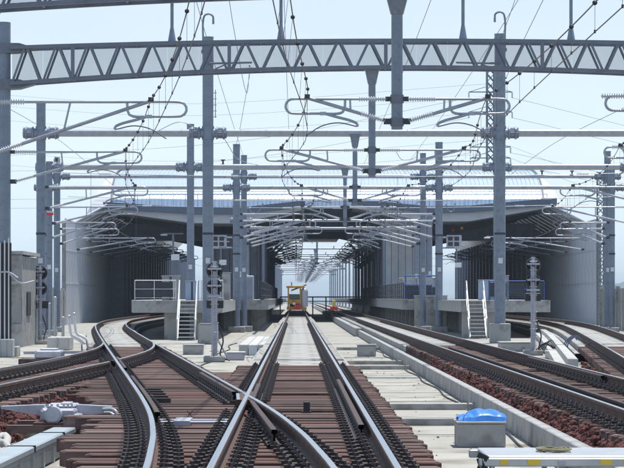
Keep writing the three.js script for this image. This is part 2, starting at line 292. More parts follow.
{ const t = thing('railway_track', 'branch track curving away to the left from the crossover', 'railway track', [-5, DY, 40]);
  rail(t, brR, 8, 53.2); rail(t, brR, 55.0, 76); rail(t, brL, 8, 76);
  trackbed(t, d => brR(d) - 0.75, 8, 62, 1.9, DY, -0.37);
  for (let d = 10; d < 58; d += 0.6) sleeper(t, brL(d) - 0.55 - (Math.floor(d / 4.2) % 2 ? 0.15 : 0), Math.min(brR(d) + 0.52, crossL(d) - 0.66), d + 0.3);
  fastenings(t, [[brR, 10, 53], [brL, 10, 74], [brR, 55.5, 74]], 0.6, 1.35);
  guard(t, d => brL(d) + 0.1, 46, 58); guard(t, d => brR(d) - 0.09, 54.5, 60);
  ballastRow(t, d => brR(d) + 0.6, 30, 47, 1, 2200, 0.4, 0.06); ballastRow(t, d => brL(d) - 0.62, 40, 66, -1, 400);
}
{ const t = thing('railway_track', 'right straight track on red brown timbers behind the kerb wall', 'railway track', [4.73, DY, 40]);
  rail(t, main2L, 8, 760); rail(t, main2R, 8, 760);
  trackbed(t, () => 4.73, 8, 82, 2.2, DY, -0.37); trackbed(t, () => 4.73, 82, 560, 2.6, DY, -0.43, M.concrete); slabs(t, () => 4.73, 82, 500, 2.3);
  for (let d = 10; d < 82; d += 0.6) { const e = mir(crossL)(d) + 0.6; sleeper(t, 3.64 - 0.06 * rnd() - (Math.floor(d / 9) % 2 ? 0.0 : 0.05), d < 50 ? e : 6.0, d); }
  fastenings(t, [[main2L, 10, 82], [main2R, 10, 82]], 0.6, 1.35); fastenings(t, [[main2L, 82.5, 160], [main2R, 82.5, 160]], 0.625);
  guard(t, () => main2L() + 0.30, 12, 70); guard(t, () => main2R() - 0.09, 44, 58);
  for (const d of [30.2, 37.4, 44.6, 53, 61.4]) part(t, 'timber_joint', bx(4.35, 5.2, -0.215, -0.187, d, d + 0.05), M.rust);
  ballastRow(t, () => 3.56, 23, 66, -1, 5200, 0.17, 0.11);
}
{ const xl = mir(crossR), xr = mir(crossL);
  const t = thing('railway_track', 'crossover track curving from right straight track to the right platform', 'railway track', [10, DY, 90]);
  rail(t, xl, 8, 33.6); rail(t, xl, 36, 560); rail(t, xr, 8, 560);
  trackbed(t, d => xl(d) + 0.75, 38, 81, 1.9, DY, -0.37); trackbed(t, d => xl(d) + 0.75, 80, 560, 2.7, DY, -0.43, M.concrete); slabs(t, d => xl(d) + 0.75, 81, 420, 2.34);
  for (let d = 50; d < 80; d += 0.6) sleeper(t, xl(d) - 0.5, xr(d) + 0.5, d);
  fastenings(t, [[xl, 10, 33], [xl, 37, 80], [xr, 10, 80]], 0.6, 1.35); fastenings(t, [[xl, 81, 150], [xr, 81, 150]], 0.625);
  ballastRow(t, d => xl(d) - 0.6, 52, 70, -1, 120);
  // pale kerb that follows the curve on its inner side
  const k = thing('kerb_wall', 'pale curved concrete kerb along the right crossover track', 'kerb', [10, DY, 90]);
  part(k, 'kerb_end', [bev(xl(66) - 1.4, xl(66) - 1.13, DY, -0.42, 65.8, 65.99, 0.01), bev(xl(66) - 1.129, xl(66) - 0.85, DY, -0.25, 65.8, 65.99, 0.01)], M.paleConcrete);
  for (let d = 66; d < 170; d += 4) { const e = d + 3.97, f = q => xl(q) - 0.85;
    part(k, 'kerb_block', [quadStrip([d, e].map(q => [[f(q) - 0.55, DY, q], [f(q) - 0.55, -0.42, q], [f(q) - 0.28, -0.42, q], [f(q) - 0.26, -0.25, q], [f(q), -0.25, q], [f(q), DY, q]]))], M.paleConcrete); }
}

// ================================================================ STATION
const SD = 205;       // depth of the roof's front edge
{ // platforms
  const mm = (a, b) => [Math.min(a, b), Math.max(a, b)];
  const plat = (name, label, x0, xi, x1f, front, inner, back, piers) => {
    const s = x1f(front) > x0 ? 1 : -1, t = thing(name, label, 'platform', [x0, DY, front]);
    const ring = (xa, d) => [[xa, 0.62, d], [xa, 1.22, d], [x1f(d), 1.22, d], [x1f(d), 0.62, d], [xa, 0.62, d]], face = (xa, xb, d) => quadStrip([[[xa, 0.62, d], [xa, 1.22, d]], [[xb, 0.62, d], [xb, 1.22, d]]]);
    part(t, 'platform_slab', [quadStrip(range(front, inner, 6).map(d => ring(xi, d))), face(xi, x1f(front), front)], M.concrete);
    part(t, 'platform_slab', [quadStrip(range(inner, back, 8).map(d => ring(x0, d))), face(x0, xi, inner)], M.concrete);
    part(t, 'inner_wall', bx(...mm(x0 + s * 3.0, x0 + s * 3.2), DY, 0.62, inner + 10, back), M.concrete);
    part(t, 'outer_wall', bx(...mm(x1f(back) - s * 2, x1f(back) - s * 1.9), DY, 0.62, 170, back), M.concrete);
    part(t, 'cross_wall', bx(...mm(x0 + s * 3.2, x1f(back) - s * 2), DY, 0.62, inner + 14, inner + 14.3), M.concrete);
    part(t, 'cross_wall', bx(...mm(xi + s * 1.5, xi + s * 1.7), DY, 0.62, front + 2, inner + 10), M.concrete);
    for (const d of range(inner + 6, inner + 90, 6)) part(t, 'support_pier', bx(...mm(x0 + s * 0.7, x0 + s * 1.1), DY, 0.62, d, d + 0.45), M.concrete);
    for (const [x, w] of piers) part(t, 'support_pier', bx(x - w, x + w, DY, 0.62, front + 0.3, front + 0.8), M.concrete);
    part(t, 'edge_coping', bx(...mm(x0 - s * 0.06, x0 + s * 0.3), 1.225, 1.27, inner, back), M.paleConcrete);
    return t;
  };
  const outL = interp([[122, -8.0], [135, -8.9], [150, -9.6], [170, -9.9], [440, -9.95]]);
  plat('station_platform', 'left station platform with steel end stairs and white railings', -1.72, -3.6, outL, 122, 153, 430, [[-6.15, 0.32], [-4.2, 0.3]]);
  plat('station_platform', 'right station platform with pale end block and blue railings', 6.5, 8.35, d => 4.9 - outL(d - 5), 127, 153, 430, [[9.95, 0.3], [8.65, 0.2]]);
  const X0 = px => (px - VX) * 152.5 / F;
  const pb = thing('end_block', 'pale concrete end block at the corner of the right platform', 'concrete block', [8.1, DY, 152.5]);
  part(pb, 'block', bev(X0(414.5), X0(447), DY, 1.42, 152.2, 152.9, 0.03), M.concrete); part(pb, 'cap_slab', bx(X0(414), X0(447.5), 1.422, 1.5, 152.15, 152.95), M.paleConcrete);
}
function stairs(cx, front, railMat, label) {
  const t = thing('platform_stairs', label, 'stairs', [cx, DY, front]), n = 10, rise = (1.22 - DY) / n, run = 0.24, w = 0.38;
  for (let i = 0; i < n; i++) part(t, 'step', bx(cx - w, cx + w, DY + rise * (i + 1) - 0.05, DY + rise * (i + 1), front + i * run, front + i * run + 0.28), M.alu);
  for (const s of [-1, 1]) {
    part(t, 'stringer', bar([cx + s * (w + 0.03), DY + 0.05, front], [cx + s * (w + 0.03), 1.2, front + n * run], 0.05, 0.2), M.alu);
    const h = part(t, 'handrail', [rod([cx + s * (w + 0.05), DY + 1.0, front], [cx + s * (w + 0.05), 2.2, front + n * run], 0.032), rod([cx + s * (w + 0.05), DY + 0.55, front], [cx + s * (w + 0.05), 1.75, front + n * run], 0.02)], railMat);
    for (const k of [0, 5, 10]) part(t, 'rail_post', rod([cx + s * (w + 0.05), DY + rise * k, front + k * run], [cx + s * (w + 0.05), DY + rise * k + 1.0, front + k * run], 0.03), railMat);
  }
}
stairs(-5.28, 119.6, M.white, 'steel stairs with white handrails up to the left platform');
stairs(9.05, 124.5, M.alu, 'wide steel stairs beside the tall round pole, up to right platform');
function fence(x0, x1, d, mat, label, panelMat) {
  const t = thing('platform_fence', label, 'fence', [(x0 + x1) / 2, 1.22, d]);
  for (const y of [1.35, 1.78, 2.2]) part(t, 'rail', rod([x0, y, d], [x1, y, d], y > 2 ? 0.026 : 0.016), mat);
  for (const x of range(x0, x1, 0.95)) part(t, 'post', rod([x, 1.22, d], [x, 2.2, d], 0.022), mat);
  if (panelMat) for (let x = x0; x < x1 - 0.5; x += 0.95) part(t, 'infill_panel', bx(x + 0.05, Math.min(x1, x + 0.9), 1.4, 2.12, d + 0.04, d + 0.06), panelMat);
}
fence(-7.9, -5.9, 122.2, M.white, 'white railing with dark panels left of the platform stairs', M.darkSteel);
fence(-4.65, -3.6, 122.2, M.white, 'white railing with dark panels right of the left platform stairs', M.darkSteel);
fence(6.6, 8.3, 153.4, M.bluePaint, 'blue railing behind the pale end block of right platform', M.darkSteel);
fence(9.8, 12.6, 127.2, M.bluePaint, 'blue railing outside the right platform stairs', M.darkSteel);
{ // blue scaffold gate on the right platform
  const t = thing('blue_gate', 'blue painted steel gate frame on the edge of right platform', 'gate', [6.9, 1.22, 156]);
  for (const x of [6.8, 7.7, 8.7]) part(t, 'post', rod([x, 1.22, 156], [x, 2.75, 156], 0.045), M.bluePaint);
  part(t, 'rail', rod([6.8, 2.72, 156], [8.7, 2.72, 156], 0.045), M.bluePaint); part(t, 'rail', rod([6.8, 2.05, 156], [8.7, 2.05, 156], 0.03), M.bluePaint);
  part(t, 'panel', bx(6.85, 7.65, 1.3, 2.0, 156.04, 156.07), M.darkSteel); part(t, 'panel', bx(7.75, 8.65, 1.3, 2.0, 156.04, 156.07), M.darkSteel);
  const r = thing('platform_fence', 'long dark railing along the track edge of the right platform', 'fence', [6.7, 1.22, 180]);
  for (const y of [1.5, 1.9, 2.3]) part(r, 'rail', rod([6.75, y, 158], [6.75, y, 260], 0.03), M.darkSteel);
  for (let d = 158; d <= 260; d += 3) part(r, 'post', rod([6.75, 1.22, d], [6.75, 2.3, d], 0.035), M.darkSteel);
  const l = thing('platform_fence', 'long dark railing along the track edge of the left platform', 'fence', [-2.1, 1.22, 180]);
  for (const y of [1.5, 1.9, 2.3]) part(l, 'rail', rod([-2.0, y, 140], [-2.0, y, 260], 0.03), M.darkSteel);
  for (let d = 140; d <= 260; d += 3) part(l, 'post', rod([-2.0, 1.22, d], [-2.0, 2.3, d], 0.035), M.darkSteel);
  const c = thing('equipment_cabinet', 'grey equipment cabinet on the left platform behind the railing', 'cabinet', [-3.4, 1.22, 158]);
  part(c, 'body', bev(-3.9, -2.7, 1.22, 2.75, 158, 159, 0.03), M.silver); part(c, 'door', bev(-3.8, -3.3, 1.3, 2.65, 157.96, 158.0, 0.008), M.steel); part(c, 'door', bev(-3.25, -2.8, 1.3, 2.65, 157.96, 158.0, 0.008), M.steel);
  const c2 = thing('equipment_cabinet', 'brown grey cabinet on right platform next to the blue gate', 'cabinet', [9, 1.22, 168]);
  part(c2, 'body', bev(6.9, 9.4, 1.22, 2.7, 168, 169.5, 0.03), M.darkConcrete); part(c2, 'door', bev(7.1, 8.0, 1.3, 2.6, 167.95, 168, 0.01), M.ductSide); part(c2, 'door', bev(8.1, 9.2, 1.3, 2.6, 167.95, 168, 0.01), M.ductSide);
}
// the two butterfly roofs
function roof(label, pts, front, back) {       // pts: [x, y] of the top edge
  const t = thing('station_roof', label, 'roof', [pts[1][0], 0, front]);
  const off = (k, y) => pts.map(p => [p[0], p[1] + y, k]);
  part(t, 'roof_deck', quadStrip([off(front, 0), off(back, 0)]), M.roofPanel);
  const ou = pts.map(p => [p[0], p[1]]).concat(pts.slice().reverse().map(p => [p[0], p[1] - 0.54]));
  part(t, 'fascia', prism(ou, front - 0.15, front), M.fascia);
  part(t, 'side_fascia', [0, pts.length - 1].map(i => { const p = pts[i]; return bx(p[0] - 0.06, p[0] + 0.06, p[1] - 0.53, p[1] - 0.005, front + 0.01, back); }), M.fascia);
  // pale stepped edge beam under the fascia, then the sloping underside
  const bot = [];
  for (let i = 0; i < pts.length; i++) bot.push([pts[i][0], pts[i][1] - 0.545]);
  const lower = bot.map((p, i) => [p[0], p[1] - (i === 0 || i === bot.length - 1 ? 0.18 : 0.72)]);
  part(t, 'edge_beam', prism(bot.concat(lower.slice().reverse()), front + 0.25, front + 0.6), M.soffit);
  part(t, 'ceiling', quadStrip([lower.map(p => [p[0], p[1] + 0.05, front + 0.62]), lower.map(p => [p[0], p[1] + 0.05, back])]), M.underside);
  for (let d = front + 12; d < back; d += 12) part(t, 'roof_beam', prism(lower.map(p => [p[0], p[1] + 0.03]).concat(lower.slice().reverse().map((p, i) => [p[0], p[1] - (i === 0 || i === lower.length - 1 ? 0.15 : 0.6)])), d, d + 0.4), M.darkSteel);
  return t;
}
roof('left butterfly station roof with dark slate fascia over left platform', [[-15.8, 9.2], [-8.6, 8.75], [-4.9, 8.72], [0.62, 9.32]], SD, 312);
roof('right butterfly station roof with dark slate fascia over right platform', [[4.7, 9.45], [10.8, 8.86], [14.2, 8.9], [21.3, 9.55]], SD, 312);
{ // seam-ribbed vault above
  const t = thing('vault_roof', 'long pale blue curved metal roof with raised seams above station', 'roof', [2.6, 9, 215]);
  const prof = []; for (let i = 0; i <= 9; i++) { const a = i / 9 * Math.PI / 2; prof.push([9.0 + 3.75 * Math.sin(a), 225.5 - 15 * Math.cos(a)]); } prof.push([12.9, 245], [12.2, 258], [9, 268]);
  const x0 = -15.5, x1 = 20.7, n = 100, w = (x1 - x0) / n;
  const rows = prof.map(p => [[0, p[0], p[1]], [w - 0.05, p[0], p[1]], [w - 0.045, p[0] + 0.06, p[1] - 0.04], [w - 0.005, p[0] + 0.06, p[1] - 0.04], [w, p[0], p[1]]]);
  const g = geoOf(quadStrip(rows));
  for (let i = 0; i < n; i++) piece(t, 'roof_panel', g, M.roofPanel, [x0 + i * w, 0, 0]);
  const vp = (p, k) => [p[0] * k, p[1]];
  for (const [a, b, sg] of [[x1, x1 + 2.9, 1], [x0, x0 - 2.9, -1]]) {
    const rr = []; for (let i = 0; i <= 9; i++) { const q = i / 9 * Math.PI / 2; rr.push([[a + sg * 0.02, 8.6 + 4.05 * Math.sin(q), 232 - 15 * Math.cos(q)], [b - sg * 1.4 * Math.sin(q), 8.6 + 4.0 * Math.sin(q), 234 - 15 * Math.cos(q)]]); }
    rr.push([[a, 12.6, 245], [b - sg * 1.4, 12.55, 245]]);
    part(t, 'white_end', quadStrip(rr), M.white);
  }
  part(t, 'verge', [quadStrip(prof.map(p => [[x1, p[0] + 0.12, p[1]], [x1 + 0.18, p[0] + 0.12, p[1]], [x1 + 0.18, p[0] - 0.3, p[1]]])), quadStrip(prof.map(p => [[x0, p[0] + 0.12, p[1]], [x0 - 0.18, p[0] + 0.12, p[1]], [x0 - 0.18, p[0] - 0.3, p[1]]]))], M.fascia);
  for (const y of [10.2, 11.6]) { const d = y < 11 ? 211.2 : 214.5; part(t, 'snow_guard', rod([x0, y + 0.1, d], [x1, y + 0.1, d], 0.025, 5), M.steel); }
  const rl = thing('roof_railing', 'thin steel railing along the roof edge below the vault', 'railing', [2.6, 8.9, 208]);
  for (const [a, b] of [[-15.2, 0.4], [5, 20.8]]) { part(rl, 'rail', rod([a, 9.95, 207.5], [b, 9.95, 207.5], 0.025, 5), M.steel); for (const x of range(a, b, 1.0)) part(rl, 'post', rod([x, 8.6, 207.5], [x, 9.95, 207.5], 0.02, 5), M.steel); }
  const cw = thing('concourse_wall', 'grey blue concourse wall bridging the gap between both roofs', 'wall', [2.6, 7.5, 232]);
  for (let x = -1.5; x < 6.6; x += 1.35) part(cw, 'wall_panel', bev(x, x + 1.33, 7.35, 9.6, 228, 228.3, 0.02), M.bluePanel);
  for (let d = 229.5; d < 305; d += 12) part(cw, 'ceiling_slab', bx(0.3, 5.0, 8.3, 8.6, d, d + 11.9), M.underside);
  part(cw, 'lower_beam', bx(-3, 8.2, 6.75, 7.34, 228.1, 229), M.darkSteel);
  for (const x of [-3.6, 8.8]) part(cw, 'column', bx(x - 0.35, x + 0.35, 1.22, 8.2, 228.2, 229), M.darkSteel);
}
// ribbed side walls with the sloping eave above them
{ const rib = []; const pw = 2.4, nn = 12;
  for (let i = 0; i <= nn; i++) { const z = i / nn * (pw - 0.05), q = i % 4; rib.push([q === 1 || q === 2 ? 0.09 : 0, z]); }
  const rows = rib.map(p => [[p[0], 0, p[1]], [p[0], 7.9, p[1]]]);
  const g = geoOf(quadStrip(rows)); const rowsM = rib.map(p => [[-p[0], 0, p[1]], [-p[0], 7.9, p[1]]]); const gm = geoOf(quadStrip(rowsM));
  const side = (x, s, label) => {
    const wEnd = s < 0 ? 402 : 345, t = thing('side_wall', label, 'wall', [x, DY, 189]);
    for (let d = 189; d < wEnd - 2; d += pw) piece(t, 'wall_sheet', s > 0 ? gm : g, M.wallSheet, [x, DY, d]);
    part(t, 'backing', bx(x + s * 0.02, x + s * 0.3, DY, 7.2, 189.1, wEnd), M.darkConcrete);
    for (const y of [2.4, 4.9]) part(t, 'girt', bx(Math.min(x, x - s * 0.11), Math.max(x, x - s * 0.11), y, y + 0.09, 189, wEnd), M.wallSheet);
    for (let d = 233; d < wEnd - 2; d += 5) part(t, 'buttress', bx(Math.min(x, x - s * 1.3), Math.max(x, x - s * 1.3), DY, 7.6, d, d + 0.5), M.steel);
    const e = thing('eave_panel', label.replace('wall', 'eave panel'), 'eave', [x, 7.2, 205]);
    for (let i = 0; i < 40; i++) { const k0 = i / 40, k1 = (i + 0.97) / 40, A = k => [x, 7.2, 196 + k * 149], Bq = k => [x - s * 1.9, 8.95, 205 + k * 140];
      part(e, 'eave_sheet', quadStrip([[A(k0), Bq(k0)], [A(k1), Bq(k1)]]), M.wallSheet); }
    part(e, 'eave_edge', rod([x, 7.24, 196], [x - s * 1.9, 9.0, 205], 0.09), M.soffit);
    part(e, 'top_rail', rod([x, 7.26, 189], [x, 7.26, 345], 0.1), M.soffit);
  };
  side(-17.45, -1, 'tall ribbed grey metal wall beside the left platform track');
  side(22.75, 1, 'tall ribbed grey metal wall beside the right platform track');
}
{ // enclosures and columns on the platforms
  const enc = (x0, x1, d0, d1, y1, mat, label) => { const t = thing('platform_enclosure', label, 'enclosure', [(x0 + x1) / 2, 1.22, d0]);
    part(t, 'core', bx(x0 + 0.1, x1 - 0.1, 1.22, y1 - 0.05, d0 + 0.1, d1), M.darkConcrete);
    for (let x = x0; x < x1 - 0.2; x += 0.6) part(t, 'cladding_panel', bev(x, Math.min(x1, x + 0.57), 1.22, y1, d0, d0 + 0.09, 0.015), mat);
    for (const x of [x0, x1 - 0.08]) for (let d = d0 + 0.12; d < d1; d += 6) part(t, 'side_panel', bx(x, x + 0.08, 1.22, y1, d, d + 5.9), mat);
  };
  enc(7.5, 11.4, 213, 262, 7.9, M.wallSheet, 'ribbed grey stair enclosure on the right platform under the roof');
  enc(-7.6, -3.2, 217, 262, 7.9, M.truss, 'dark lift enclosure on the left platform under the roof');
  for (const [cx, lab] of [[-4.2, 'left'], [9.4, 'right']]) for (let k = 0; k < 7; k++) { const d = 214 + k * 24; if (d < 270 || d > 310) continue;
    const t = thing('roof_column', 'dark branching steel column holding up the ' + lab + ' station roof', 'column', [cx, 1.22, d], 'steel columns under the ' + lab + ' station roof');
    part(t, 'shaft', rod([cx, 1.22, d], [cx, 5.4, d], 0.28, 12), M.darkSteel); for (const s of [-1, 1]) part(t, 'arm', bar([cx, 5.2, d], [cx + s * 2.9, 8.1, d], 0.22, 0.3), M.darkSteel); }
  // diagonal roof braces near the openings
  for (const [a, b, lab] of [[[6.2, 4.4, 250], [10.5, 7.6, 250], 'right'], [[-1.5, 5.0, 262], [-7, 7.6, 262], 'left']]) { const t = thing('roof_brace', 'dark diagonal roof strut with end plates under the ' + lab + ' station roof', 'strut', a); part(t, 'strut', bar(a, b, 0.25, 0.5), M.darkSteel); for (const q of [a, b]) part(t, 'end_plate', bx(q[0] - 0.4, q[0] + 0.4, q[1] - 0.1, q[1] + 0.1, q[2] - 0.3, q[2] + 0.3), M.steel); }
  for (const [x0, x1, lab] of [[-16, 1, 'left'], [4.5, 21.4, 'right']]) { const t = thing('cross_beam', 'deep dark roof beam crossing under the ' + lab + ' station roof', 'beam', [(x0 + x1) / 2, 7.2, 224]); part(t, 'web', bx(x0, x1, 6.55, 8.0, 224, 224.5), M.truss); part(t, 'flange', bx(x0, x1, 6.45, 6.54, 223.8, 224.7), M.underside); }
}

// ================================================================ OVERHEAD LINE STRUCTURES
const T1 = 66, T2 = 87.6, DA = 113, DB = 136, DC = 148, DD = 150.6;
function ribbed(a, b, r0 = 0.035, r1 = 0.085, n = 12) {    // ribbed insulator between two points
  const l = Math.hypot(a[0] - b[0], a[1] - b[1], a[2] - b[2]), pts = [[r0, 0]];
  for (let i = 0; i < n; i++) { const y = l * (i + 0.2) / n; pts.push([r0, y], [r1, y + l * 0.25 / n], [r0, y + l * 0.6 / n]); } pts.push([r0, l]);
  const g = new THREE.LatheGeometry(pts.map(p => new THREE.Vector2(p[0], p[1])), 9);
  const p = v3(a), q = v3(b); g.applyQuaternion(new THREE.Quaternion().setFromUnitVectors(new THREE.Vector3(0, 1, 0), q.clone().sub(p).normalize())); g.translate(p.x, p.y, p.z); return clean(g);
}
function bracket(x, y, D, s, L, Hc, pr, label, group, ms = 0.58) {     // hinged tubular cantilever: top tube, stay, loop, registration arm
  const t = thing('wire_bracket', label, 'wire bracket', [x, y, D], group), p = (u, v) => [x + s * u, y + v, D], k = 0.042;
  const i0 = pr + 0.12, i1 = i0 + 0.75, e = [L - ms, 0.03], st = [pr + 0.05, -Hc], dl = Math.hypot(e[0] - st[0], e[1] - st[1]), du = [(e[0] - st[0]) / dl, (e[1] - st[1]) / dl], q = a => p(st[0] + du[0] * a, st[1] + du[1] * a);
  part(t, 'insulator', ribbed(p(i0, 0), p(i1, 0)), M.insulator); part(t, 'insulator', ribbed(q(0.1), q(0.8)), M.insulator);
  part(t, 'hinge', bx(Math.min(x + s * (pr - 0.04), x + s * (i0 + 0.04)), Math.max(x + s * (pr - 0.04), x + s * (i0 + 0.04)), y - 0.06, y + 0.06, D - 0.06, D + 0.06), M.darkSteel); part(t, 'hinge', bx(Math.min(x + s * (pr - 0.04), x + s * (pr + 0.2)), Math.max(x + s * (pr - 0.04), x + s * (pr + 0.2)), y - Hc - 0.06, y - Hc + 0.09, D - 0.06, D + 0.06), M.darkSteel);
  const top = [p(i1 - 0.02, 0), p((i1 + L) / 2, 0), p(L - 0.22, 0)]; for (let i = 1; i < 8; i++) { const a = Math.PI / 2 - i / 8 * Math.PI; top.push(p(L - 0.2 + 0.19 * Math.cos(a), -0.19 + 0.19 * Math.sin(a))); }
  top.push(p(L - 0.22, -0.38), p(L - 0.9, -0.385), p(L - 1.4, -0.385), p(L - 1.52, -0.34), p(L - 1.57, -0.22), p(L - 1.58, -0.03));
  part(t, 'top_tube', tube(top, k * 0.85, 7, 60), M.tubeSteel);
  part(t, 'stay_tube', rod(q(0.78), p(e[0], e[1]), k * 1.15, 8), M.tubeSteel);
  part(t, 'brace', rod(p(L * 0.42, 0), q(dl * 0.42 + 0.12), k * 0.7, 6), M.tubeSteel);
  const r = part(t, 'registration_arm', [tube([p(L - 1.0, -0.37), p(L - 1.3, -0.46), p(L - 1.75, -0.58), p(L - 1.9, -0.66), p(L - 1.9, -0.73)], k * 0.9, 7), bx(Math.min(p(L - 1.08, 0)[0], p(L - 0.92, 0)[0]), Math.max(p(L - 1.08, 0)[0], p(L - 0.92, 0)[0]), y - 0.43, y - 0.34, D - 0.05, D + 0.05)], M.tubeSteel);
  part(r, 'steady_arm', tube([p(L - 1.9, -0.73), p(L - 1.4, -0.63), p(L - 0.95, -0.72), p(L - 0.55, -0.97)], 0.018, 6), M.truss);
  part(t, 'messenger_clamp', [bx(x + s * (L - ms) - 0.07, x + s * (L - ms) + 0.07, y + 0.01, y + 0.12, D - 0.09, D + 0.09)], M.darkSteel);
  return t;
}
const post = (a, b, r, seg = 14) => rod(a, b, r, seg);
function foundation(t, x, D, w, h) { part(t, 'foundation', bev(x - w, x + w, DY, DY + h, D - w, D + w, 0.03), M.concrete); }
function clampRing(x, y, D, r, beamR) {   // pole collar with flanged sleeves towards the beam
  const g = [rod([x, y - 0.3, D], [x, y + 0.3, D], r + 0.035, 14)];
  for (const s of [-1, 1]) for (const u of [0.12, 0.42]) g.push(rod([x + s * (r + u), y, D], [x + s * (r + u + 0.07), y, D], beamR + 0.12, 12));
  for (const s of [-1, 1]) { g.push(rod([x, y, D], [x + s * (r + 0.6), y, D], beamR + 0.04, 12)); for (let k = 0; k < 6; k++) { const a = k / 6 * 6.283; g.push(rod([x + s * (r + 0.1), y + (beamR + 0.08) * Math.sin(a), D + (beamR + 0.08) * Math.cos(a)], [x + s * (r + 0.58), y + (beamR + 0.08) * Math.sin(a), D + (beamR + 0.08) * Math.cos(a)], 0.022, 5)); } }
  return g;
}
function hanger(t, x, yTop, yBot, D, r, seg = 12) {      // hanging post with flared head and two collars
  const h = part(t, 'hanging_post', [rod([x, yTop - 0.45, D], [x, yBot, D], r, seg)], M.steel);
  part(h, 'flared_head', [rod([x, yTop - 0.5, D], [x, yTop, D], r + 0.02, seg, r * 2.0), bx(x - r * 2.3, x + r * 2.3, yTop - 0.02, yTop + 0.03, D - r * 2.3, D + r * 2.3)], M.steel);
  return h;
}
const collar = (x, y, D, r) => rod([x, y - 0.11, D], [x, y + 0.11, D], r + 0.03, 12);

// ---- lattice girder portals
function latticePortal(D, xl, xr, label, hx, hBot, collars, drop, uprights) {
  const t = thing('lattice_girder_portal', label, 'girder portal', [xl, DY, D]);
  const cx = 3.9, hw = 14.5, u = x => (x - cx) / hw, bot = x => 9.4 - drop - 0.62 * u(x) * u(x), top = x => 10.33 - drop - 0.27 * u(x) * u(x), dep = 0.42;
  for (const x of [xl, xr]) {
    const c = part(t, 'column', rod([x, DY + 0.3, D], [x, 11.0 - drop, D], 0.27, 16), M.steel); part(c, 'base_plate', bx(x - 0.45, x + 0.45, DY + 0.3, DY + 0.36, D - 0.45, D + 0.45), M.steel);
    foundation(t, x, D, 0.55, 0.36); const s = x < cx ? 1 : -1;
    for (const [ya, yb] of [[bot(x), 0.0], [top(x), -0.0]]) { const g = prism([[x - s * 0.3, ya - 0.18], [x + s * 0.6, ya - 0.14], [x + s * 1.15, ya + 0.02], [x + s * 0.6, ya + 0.18 + yb], [x - s * 0.3, ya + 0.2]], D - 0.3, D + 0.3); part(t, 'gusset', g, M.truss); }
  }
  const n = Math.round((xr - xl - 0.6) / 1.1), st = (xr - xl - 0.6) / n, X = i => xl + 0.3 + i * st;
  for (const dd of [-dep, dep]) {
    for (const [f, nm] of [[bot, 'bottom_chord'], [top, 'top_chord']]) { const g = []; for (let i = 0; i < n; i++) g.push(bar([X(i), f(X(i)), D + dd], [X(i + 1), f(X(i + 1)), D + dd], 0.11, 0.12)); part(t, nm, g, M.truss); }
    for (let i = 0; i < n; i++) { const xa = X(i), xm = X(i + 0.5), xb = X(i + 1);
      part(t, 'diagonal', bar([xa + 0.06, bot(xa), D + dd], [xm - 0.04, top(xm), D + dd], 0.06, 0.075), M.truss); part(t, 'diagonal', bar([xm + 0.04, top(xm), D + dd], [xb - 0.06, bot(xb), D + dd], 0.06, 0.075), M.truss); }
  }
  for (let i = 0; i < n; i++) { const xa = X(i) + 0.002, xb = X(i + 1) - 0.002, rows = [[[xa, bot(xa) + 0.05, D + 0.1], [xa, top(xa) - 0.05, D + 0.1]], [[xb, bot(xb) + 0.05, D + 0.1], [xb, top(xb) - 0.05, D + 0.1]]]; part(t, 'mesh_panel', quadStrip(rows), M.mesh);
    if (i % 2 === 0) part(t, 'cross_tie', [bar([X(i), top(X(i)), D - dep], [X(i), top(X(i)), D + dep], 0.06, 0.06), bar([X(i), bot(X(i)), D - dep], [X(i), bot(X(i)), D + dep], 0.06, 0.06)], M.truss);
    if (i % 5 === 2) part(t, 'upright', bar([X(i), bot(X(i)), D - dep - 0.02], [X(i), top(X(i)), D - dep - 0.02], 0.12, 0.12), M.truss); }
  for (const h of hx) { const p = hanger(t, h[0], bot(h[0]) - 0.06, h[1], D, h[2]); for (const y of h[3]) part(p, 'collar', collar(h[0], y, D, h[2]), M.truss); }
  for (const x of uprights) { const p = part(t, 'upright_post', rod([x, top(x) + 0.04, D], [x, 14.2, D], 0.06, 10), M.steel); part(p, 'foot', rod([x, top(x) + 0.03, D], [x, top(x) + 0.6, D], 0.16, 10, 0.06), M.steel); part(p, 'insulator', ribbed([x, 14.2, D], [x, 14.7, D]), M.insulator); }
  return t;
}
const c1 = P(397, 99, T1), c1b = P(397, 122, T1), c2 = P(372, 150, T2), c2b = P(372, 171.5, T2);
const h1x = P(-14, 0, T1)[0], h1r = P(640, 0, T1)[0], r2x = P(640, 0, T2)[0];
latticePortal(T1, -11.4, 19, 'nearer lattice girder portal, its curved lower chord above the other', [[c1[0], c1b[1] - 0.2, 0.15, [c1[1], c1b[1]]], [h1x, 4.9, 0.15, [6.5, 5.3]], [h1r, 4.9, 0.15, [6.5, 5.3]]], 0, null, 0.0, []);
latticePortal(T2, P(3, 0, T2)[0], 17.6, 'farther lattice girder portal with round column in front of concrete hut', [[c2[0], c2b[1] - 0.2, 0.125, [c2[1], c2b[1]]], [r2x, 5, 0.125, [6.4, 5.3]]], 0, null, 0, [172, 281, 463, 571].map(px => P(px, 0, T2)[0]));

